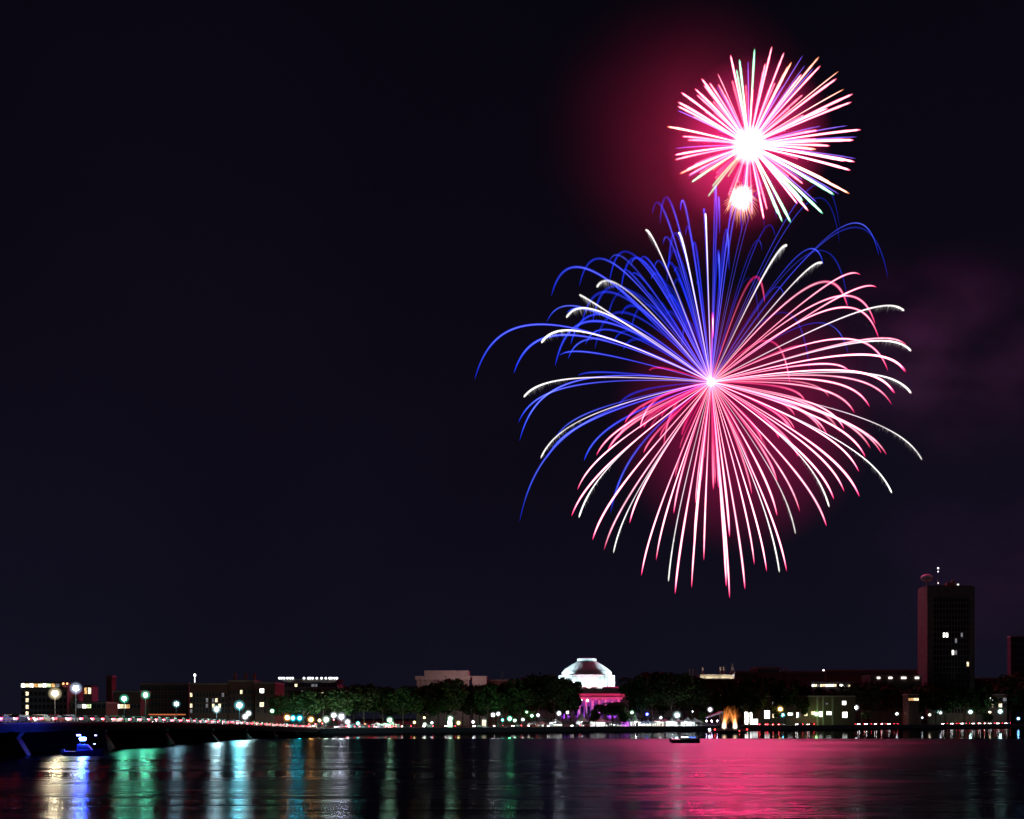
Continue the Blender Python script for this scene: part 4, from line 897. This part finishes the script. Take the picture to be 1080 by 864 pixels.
blue = [(500.7, 400, 574, 347.7), (542, 393.5, 579, 361), (581.6, 312, 599.5, 295.5), (576.6, 340, 599.5, 318.4), (611, 302, 625, 290.4), (642.7, 276, 649, 260), (642.7, 298, 653, 288),
 (649, 302, 658, 293), (658, 284, 665.7, 274.6), (666.4, 289, 672, 274.6), (675.3, 274, 678, 258.5), (683, 309.5, 686, 294), (688, 226, 0, 0), (696, 236, 698, 234), (717.5, 222, 0, 0), (723, 248, 0, 0),
 (705, 284, 706.4, 272.5), (703.3, 299, 706.4, 289.6), (655, 305, 663, 296), (625, 340, 640, 322), (613.5, 342.5, 632.6, 325), (640, 340, 653, 327), (655.5, 345, 668, 332), (602, 363, 622, 347), (585.5, 386, 602, 359),
 (627.5, 368, 648, 346), (609.7, 396, 648, 384.6), (546.7, 445.8, 600, 404), (548, 465, 590, 403), (585.6, 462.5, 640, 425), (548, 550, 600, 460), (650.8, 430.6, 674, 401), (616, 486, 655, 438), (644, 541.6, 676, 470), (577, 483, 625, 444),
 (742, 226, 744, 220), (755.5, 234, 750, 223), (759, 246.5, 753, 236), (781, 224.6, 0, 0), (782, 245, 773.7, 236), (806.5, 245, 794.4, 237), (818.7, 230.7, 805, 221.7), (804, 264.7, 794.4, 259), (817.5, 249, 0, 0), (885.5, 256, 854, 227),
 (885.5, 239, 865, 226), (926.8, 269.5, 885.5, 240), (868.5, 279, 846.6, 264), (936.6, 294, 897.7, 270), (827, 312, 814, 301.6), (895, 323, 863.7, 308), (895, 375, 851.5, 339), (759, 310, 752, 296), (769, 285, 760.4, 278.6), (800.5, 342.5, 787, 329),
 (760, 372, 758.7, 368), (719, 367, 721.3, 356.7), (854, 391, 820, 360), (697, 318, 700, 308), (731, 262, 0, 0), (735, 300, 0, 0), (665, 352, 680, 340), (690, 335, 697, 325), (598, 330, 612, 316), (767, 262, 0, 0), (590, 375, 618, 362)]
silver = [(611, 310.8, 622.4, 304.4), (629.5, 303, 636.4, 300.6), (597.4, 335, 614.7, 326), (571, 361.7, 586.7, 354.8), (552.4, 419, 622, 396), (681, 242.8, 0, 0), (716, 245.8, 0, 0), (744, 226, 0, 0), (829.6, 259, 0, 0), (867.3, 277.3, 0, 0),
 (953.6, 328, 927, 321.8), (960.9, 370.4, 924.4, 358), (961, 415, 880.7, 392), (570.3, 483.3, 0, 0), (610.6, 545.8, 0, 0), (647, 583, 0, 0), (705, 613, 0, 0), (972.4, 485, 0, 0), (940.5, 520, 0, 0), (874.5, 534.7, 0, 0), (822, 603.5, 0, 0), (839, 563, 0, 0)]
red = [(907.4, 290, 897.7, 286.6), (924.4, 303, 912, 300.5), (894, 324, 878, 320.6), (923, 342, 905, 335.7), (926.8, 357, 900, 350), (956, 364, 920, 356), (954.8, 392.8, 900, 373), (936.5, 391, 890, 375), (943.8, 415, 0, 0), (895, 391, 866, 380), (851.5, 365.6, 832, 362),
 (833, 404.5, 815, 385), (806.5, 319, 797, 315), (752, 357, 748, 348), (684.7, 391, 704, 376.5)] + [q + (0, 0) for q in ((955.6, 392), (942.5, 414.6), (940.5, 427), (917, 429), (901.5, 436), (874.5, 419), (935, 479.7), (929.5, 478), (918, 473), (912.7, 482), (905.8, 497.6), (906.4, 523.7),
 (890.5, 518.8), (879.5, 526.6), (871.7, 555), (843.6, 540), (819.6, 544), (819.6, 508), (829.7, 602.7), (808.6, 602.7), (795.6, 595.4), (785.7, 621.5), (769.5, 631), (766, 618.6), (769.5, 566.5), (742.3, 591), (848.5, 421.8), (832.6, 452), (729.4, 620), (732, 575), (712, 626.4), (710.5, 541.7),
 (692, 591), (676.4, 607), (712, 503), (664, 552), (637, 580.6), (625, 569.4), (602.8, 544.4), (609, 516.7), (629, 480.5))] + [(675, 452, 697, 411), (700, 470, 712, 430)]
rx = random.Random(11)
for k in range(34):   # shorter trails of the shell's near and far sides, seen foreshortened
    a = rx.uniform(-2.75, -.35); q = rx.uniform(60, 150); red.append((750 + math.cos(a) * q, 403 - math.sin(a) * q * .95, 0, 0))
for k in range(16):
    a = rx.uniform(1.75, 3.0); q = rx.uniform(85, 170); blue.append((750 + math.cos(a) * q, 403 - math.sin(a) * q * .9, 0, 0))
def trail(kind, mat, arr, r0, drop, Rr, parent, C, comb=False):
    for idx, (px, py, ax, ay) in enumerate(arr):
        rr = random.Random(idx * 7 + len(kind)); sgn = 1 if rr.random() < .5 else -1
        pxd = math.hypot(px - (540 + C.x / C.y * F), py - (HY - (C.z - CH) / C.y * F)) / F * C.y
        d = (drop if py < 470 or kind != 'red_trail' else drop * .8) * min(1, (pxd / C.y * F / 185) ** 1.3)
        if kind == 'silver_trail' and py < 300: d *= .6
        pts = trajectory(C, px, py, max(Rr, pxd * 1.03), d, (ax, ay) if ax else None, sgn=sgn, N=34, bmax=62 if kind == 'silver_trail' else (120 if kind == 'red_trail' else 210))
        pts = [p - C for p in pts]; n_ = len(pts); wv = rr.uniform(.85, 1.2); st = .06
        rs = [r0 * wv * (.3 + .7 * min(1, j / (n_ * .4))) for j in range(n_)]
        rs = [q_ * (.35 + .65 * min(1, (n_ - j) / (n_ * .3))) for j, q_ in enumerate(rs)]
        if kind == 'blue_trail' and px > 800: rs = [q_ * .62 for q_ in rs]; dim = .55
        elif kind == 'blue_trail': dim = rr.uniform(.55, 1.0)
        else: dim = rr.uniform(.75, 1.15)
        ii = [dim * (1 - (.3 if kind == 'blue_trail' and px > 800 else 0)) for j in range(n_)]
        for j in range(1, n_): ii[j] = max(.4 * dim, min(1.25 * dim, ii[j - 1] + rr.uniform(-.13, .13) * dim))
        rs[-1] *= .3; rs[-2] *= .7
        if kind == 'silver_trail': rs = [r0 * (.45 + .62 * max(0, (j / n_ - .15)) ** .8) * (1 if py < 380 or j < n_ else 1) * (1 if py < 420 else .72) for j in range(n_)]; rs[-1] *= .45
        b = MB(); b.tube(pts, rs, 8, i=ii)
        if comb:
            for j in range(190):
                f = rr.uniform(.3, 1) ** .7 * (n_ - 1.01); q = int(f); p_ = pts[q].lerp(pts[q + 1], f - q); ln = KS * rr.uniform(1.5, 5.5) * (f / n_) ** 1.2 * min(1, (1.02 - f / n_) * 3.2) * rr.uniform(.4, 1.4)
                dn = (pts[q] - pts[q + 1]).normalized() * .35 + Vector((0, 0, -1))
                b.tube([p_, p_ + dn * ln * .5, p_ + dn * ln], [.3, .25, .08], 3, t=[.55] * 3, i=[.15 * rr.random(), .08 * rr.random(), 0])
        b.build(kind, mat, parent, smooth=True, attrs=True, fixn=False)
trail('blue_trail', g_blue, blue, .52 * KS, 110, 78 * KS, fw, C1)
trail('red_trail', g_red, red, .54 * KS, 62, 70 * KS, fw, C1)
trail('silver_trail', g_silv, silver, .52 * KS, 62, 84 * KS, fw, C1, True)
def ball(name, r, mat, par, loc=(0, 0, 0), sc=(1, 1, 1)):
    bm = bmesh.new(); bmesh.ops.create_icosphere(bm, subdivisions=4, radius=r); me = bpy.data.meshes.new(name); bm.to_mesh(me); bm.free()
    for nm, v in (('t', 0.0), ('i', 1.0)): me.attributes.new(nm, 'FLOAT', 'POINT').data.foreach_set('value', [v] * len(me.vertices))
    me.polygons.foreach_set('use_smooth', [True] * len(me.polygons)); me.materials.append(mat); return link(name, me, par, loc, sc=sc)
ball('burst_core_glow', 2.3 * KS, glow('burst_flash', [(0, (3, 1.9, 1.6)), (1, (3, 1.9, 1.6))], .8, 3.0), fw)
ball('burst_core_glow', 10 * KS, glow('burst_heat', [(0, (1, .22, .18)), (1, (1, .22, .18))], .5, 3.5), fw)
ball('magenta_halo', 60 * KS, glow('magenta_glow', [(0, (1, .02, .22)), (1, (1, .01, .18))], .17, 4.0), fw, (24, 0, -34))  # soft glow ball imitating the magenta haze between the trails

g_pk = glow('pink_streaks', [(0, (3, 2.5, 3)), (.6, (5.0, 4.0, 4.6)), (.9, (5.5, 4.2, 4.5)), (1, (4, 1.2, 1.6))], 1.0, 5.0, (2.4, .015, .3))
g_gn = glow('green_streaks', [(0, (3, 2.8, 3)), (.6, (4.4, 5.2, 5)), (.9, (3.4, 5, 4.2)), (1, (1, 3, 2))], 1.0, 5.0, (.05, 1.0, .4))
g_or = glow('orange_streaks', [(0, (3, 2.5, 3)), (.6, (5.2, 4.4, 4.6)), (.9, (5.2, 3.6, 2.8)), (1, (3.6, 1.4, .5))], 1.0, 5.0, (1.5, .16, .03))
g_vi = glow('violet_streaks', [(0, (1, .6, 1.6)), (.5, (.6, .3, 1.6)), (1, (.25, .12, 1.2))], 1.0, 1.3)
f2 = empty('firework_burst', C2); tag(f2, 'smaller blinding white-pink firework with straight streaks at the top', 'firework')
up = {'pink_streak': (g_pk, [(355, 110), (577, 100), (527, 75), (500, 145), (728, 155), (795, 208), (862, 272), (857, 305), (895, 420), (865, 463), (767, 487), (697, 503), (870, 553), (852, 588), (678, 757), (632, 727), (597, 615), (493, 790), (478, 690), (445, 770), (205, 565), (125, 545), (125, 525), (155, 448), (195, 462), (135, 322), (137, 305), (150, 265), (208, 250), (215, 275), (235, 208), (245, 235), (268, 225), (302, 187), (362, 215), (655, 275), (650, 190), (690, 520), (420, 760), (385, 640), (830, 550), (540, 225), (330, 275), (600, 330), (760, 330), (250, 345), (660, 360), (575, 205)]),
      'green_streak': (g_gn, [(392, 128), (380, 170), (455, 85), (605, 805), (570, 802), (785, 690), (738, 768), (262, 697), (280, 655), (195, 637), (345, 615), (552, 770), (655, 715), (700, 640)]),
      'orange_streak': (g_or, [(608, 140), (722, 118), (848, 685), (145, 603), (92, 407), (803, 178), (825, 252), (595, 155), (770, 640)]),
      'violet_streak': (g_vi, [(655, 112), (665, 152), (840, 403), (730, 405), (880, 450), (875, 540), (805, 687), (180, 617), (125, 498), (135, 340), (298, 240), (428, 135), (713, 722), (575, 235), (700, 165)])}
THIN = {(803, 178), (825, 252), (302, 187)}
for k in range(46):
    a = rx.uniform(0, 6.283); q = rx.uniform(130, 300); up[('pink_streak', 'pink_streak', 'pink_streak', 'orange_streak', 'violet_streak')[k % 5]][1].append((430 + math.cos(a) * q, 490 - math.sin(a) * q * .95))
for kind, (mat, arr) in up.items():
    for idx, (zx, zy) in enumerate(arr):
        px = 680 + zx / 3.928; py = 30 + zy / 3.928; rr = random.Random(idx + 50)
        pxd = math.hypot(px - 790, py - 153) / F * C2.y
        pts = [p_ - C2 for p_ in trajectory(C2, px, py, max(46 * KS, pxd * 1.02), 7, None, k=1.2, N=14, sgn=1 if rr.random() < .5 else -1)]
        r0 = KS * (.42 if (zx, zy) in THIN or kind == 'violet_streak' else .92) * rr.uniform(.85, 1.1)
        n_ = len(pts); MBx = MB(); dm_ = rr.uniform(.6, 1.15); MBx.tube(pts, [r0 * (.5 + .5 * j / n_) * (.7 if j > n_ - 4 else 1) for j in range(n_ - 1)] + [r0 * .35], 8, i=[dm_ * (.3 if j == n_ - 1 else 1) * rr.uniform(.85, 1.1) for j in range(n_)]); MBx.build(kind, mat, f2, smooth=True, attrs=True, fixn=False)
ball('burst_core_glow', 9.5 * KS, glow('white_flash', [(0, (3.2, 3.1, 3.3)), (1, (3.2, 3.1, 3.3))], .6, 2.4), f2)
ball('burst_core_glow', 42 * KS, glow('pink_halo', [(0, (1, .03, .22)), (1, (1, .03, .22))], .5, 3.4), f2)  # wide glow ball added as a pink halo among the streaks
C3 = W(782, 208, 540 * KS); f3 = empty('firework_puff', C3); tag(f3, 'little round white puff of gold-tipped sparks under the top firework', 'firework')
ball('burst_core_glow', 6 * KS, glow('puff_flash', [(0, (3, 2.0, 1.8)), (1, (3, 2.0, 1.8))], .9, 2.6), f3)
b = MB(); rr = random.Random(5)
for k in range(300):
    d = Vector((rr.gauss(0, 1), rr.gauss(0, 1), rr.gauss(0, 1))).normalized(); ln = KS * rr.uniform(6.5, 9.8); dr = KS * rr.uniform(1, 4)
    if d.z < -.1: dr += 5 * rr.random()
    b.tube([d * ln * f_ + Vector((0, 0, -dr * f_ ** 3)) for f_ in (.45, .65, .8, .92, 1)], [.3, .3, .28, .22, .08], 3)
tag(b.build('gold_sparks', glow('puff_sparks', [(0, (1.6, 1, .8)), (.5, (1.2, .55, .35)), (1, (.5, .16, .06))], .55, 1.2), f3, smooth=True, attrs=True, fixn=False), kind='stuff')
# the light the bursts throw
def plight(par, loc, pw, col, r):
    l = bpy.data.lights.new('burst_light', 'POINT'); l.energy = pw; l.color = col; l.shadow_soft_size = r
    o = bpy.data.objects.new('burst_light', l); COL.objects.link(o); o.parent = par; o.location = loc; return o
for dx, dz in ((-16, 0), (0, 6), (16, 0), (34, -6), (2, -14)): plight(f2, (dx * KS, 0, dz * KS), FW2, (1, 0, .135), 12)
for dx, dz in ((0, 0), (30, -16), (-14, -40), (24, 22)): plight(fw, (dx * KS, 0, dz * KS), FW1, (1, .4, .6), 12)


# ------------------------------------------------------------------ drifting smoke
def smoke(label, c_, size, dens, col, scale=2.0, lo=.42, hi=.7, seed=0, an=0.0):
    bm = bmesh.new(); bmesh.ops.create_icosphere(bm, subdivisions=3, radius=1); me = bpy.data.meshes.new('smoke'); bm.to_mesh(me); bm.free()
    m = bpy.data.materials.new('smoke'); m.use_nodes = True; n = m.node_tree; n.nodes.clear(); L = n.links.new
    o = n.nodes.new('ShaderNodeOutputMaterial'); v = n.nodes.new('ShaderNodeVolumeScatter'); v.inputs['Color'].default_value = col + (1,); v.inputs['Anisotropy'].default_value = an
    tc = n.nodes.new('ShaderNodeTexCoord'); ns = n.nodes.new('ShaderNodeTexNoise'); ns.inputs['Scale'].default_value = scale; ns.inputs['Detail'].default_value = 3
    mp = n.nodes.new('ShaderNodeMapping'); mp.inputs['Location'].default_value = (seed, seed * 2, seed * 3)
    L(tc.outputs['Object'], mp.inputs[0]); L(mp.outputs[0], ns.inputs['Vector'])
    r1 = n.nodes.new('ShaderNodeMapRange'); L(ns.outputs[0], r1.inputs[0]); r1.inputs[1].default_value = lo; r1.inputs[2].default_value = hi
    ln = n.nodes.new('ShaderNodeVectorMath'); ln.operation = 'LENGTH'; L(tc.outputs['Object'], ln.inputs[0])
    r2 = n.nodes.new('ShaderNodeMapRange'); r2.interpolation_type = 'SMOOTHSTEP'; L(ln.outputs['Value'], r2.inputs[0]); r2.inputs[1].default_value = 0; r2.inputs[2].default_value = .97; r2.inputs[3].default_value = 1; r2.inputs[4].default_value = 0
    a = n.nodes.new('ShaderNodeMath'); a.operation = 'MULTIPLY'; L(r1.outputs[0], a.inputs[0]); L(r2.outputs[0], a.inputs[1])
    b_ = n.nodes.new('ShaderNodeMath'); b_.operation = 'MULTIPLY'; L(a.outputs[0], b_.inputs[0]); b_.inputs[1].default_value = dens
    L(b_.outputs[0], v.inputs['Density']); L(v.outputs[0], o.inputs['Volume'])
    me.materials.append(m); return tag(link('smoke', me, None, c_, sc=size), label, 'smoke', kind='stuff')
for args in SMOKES: smoke(*args)
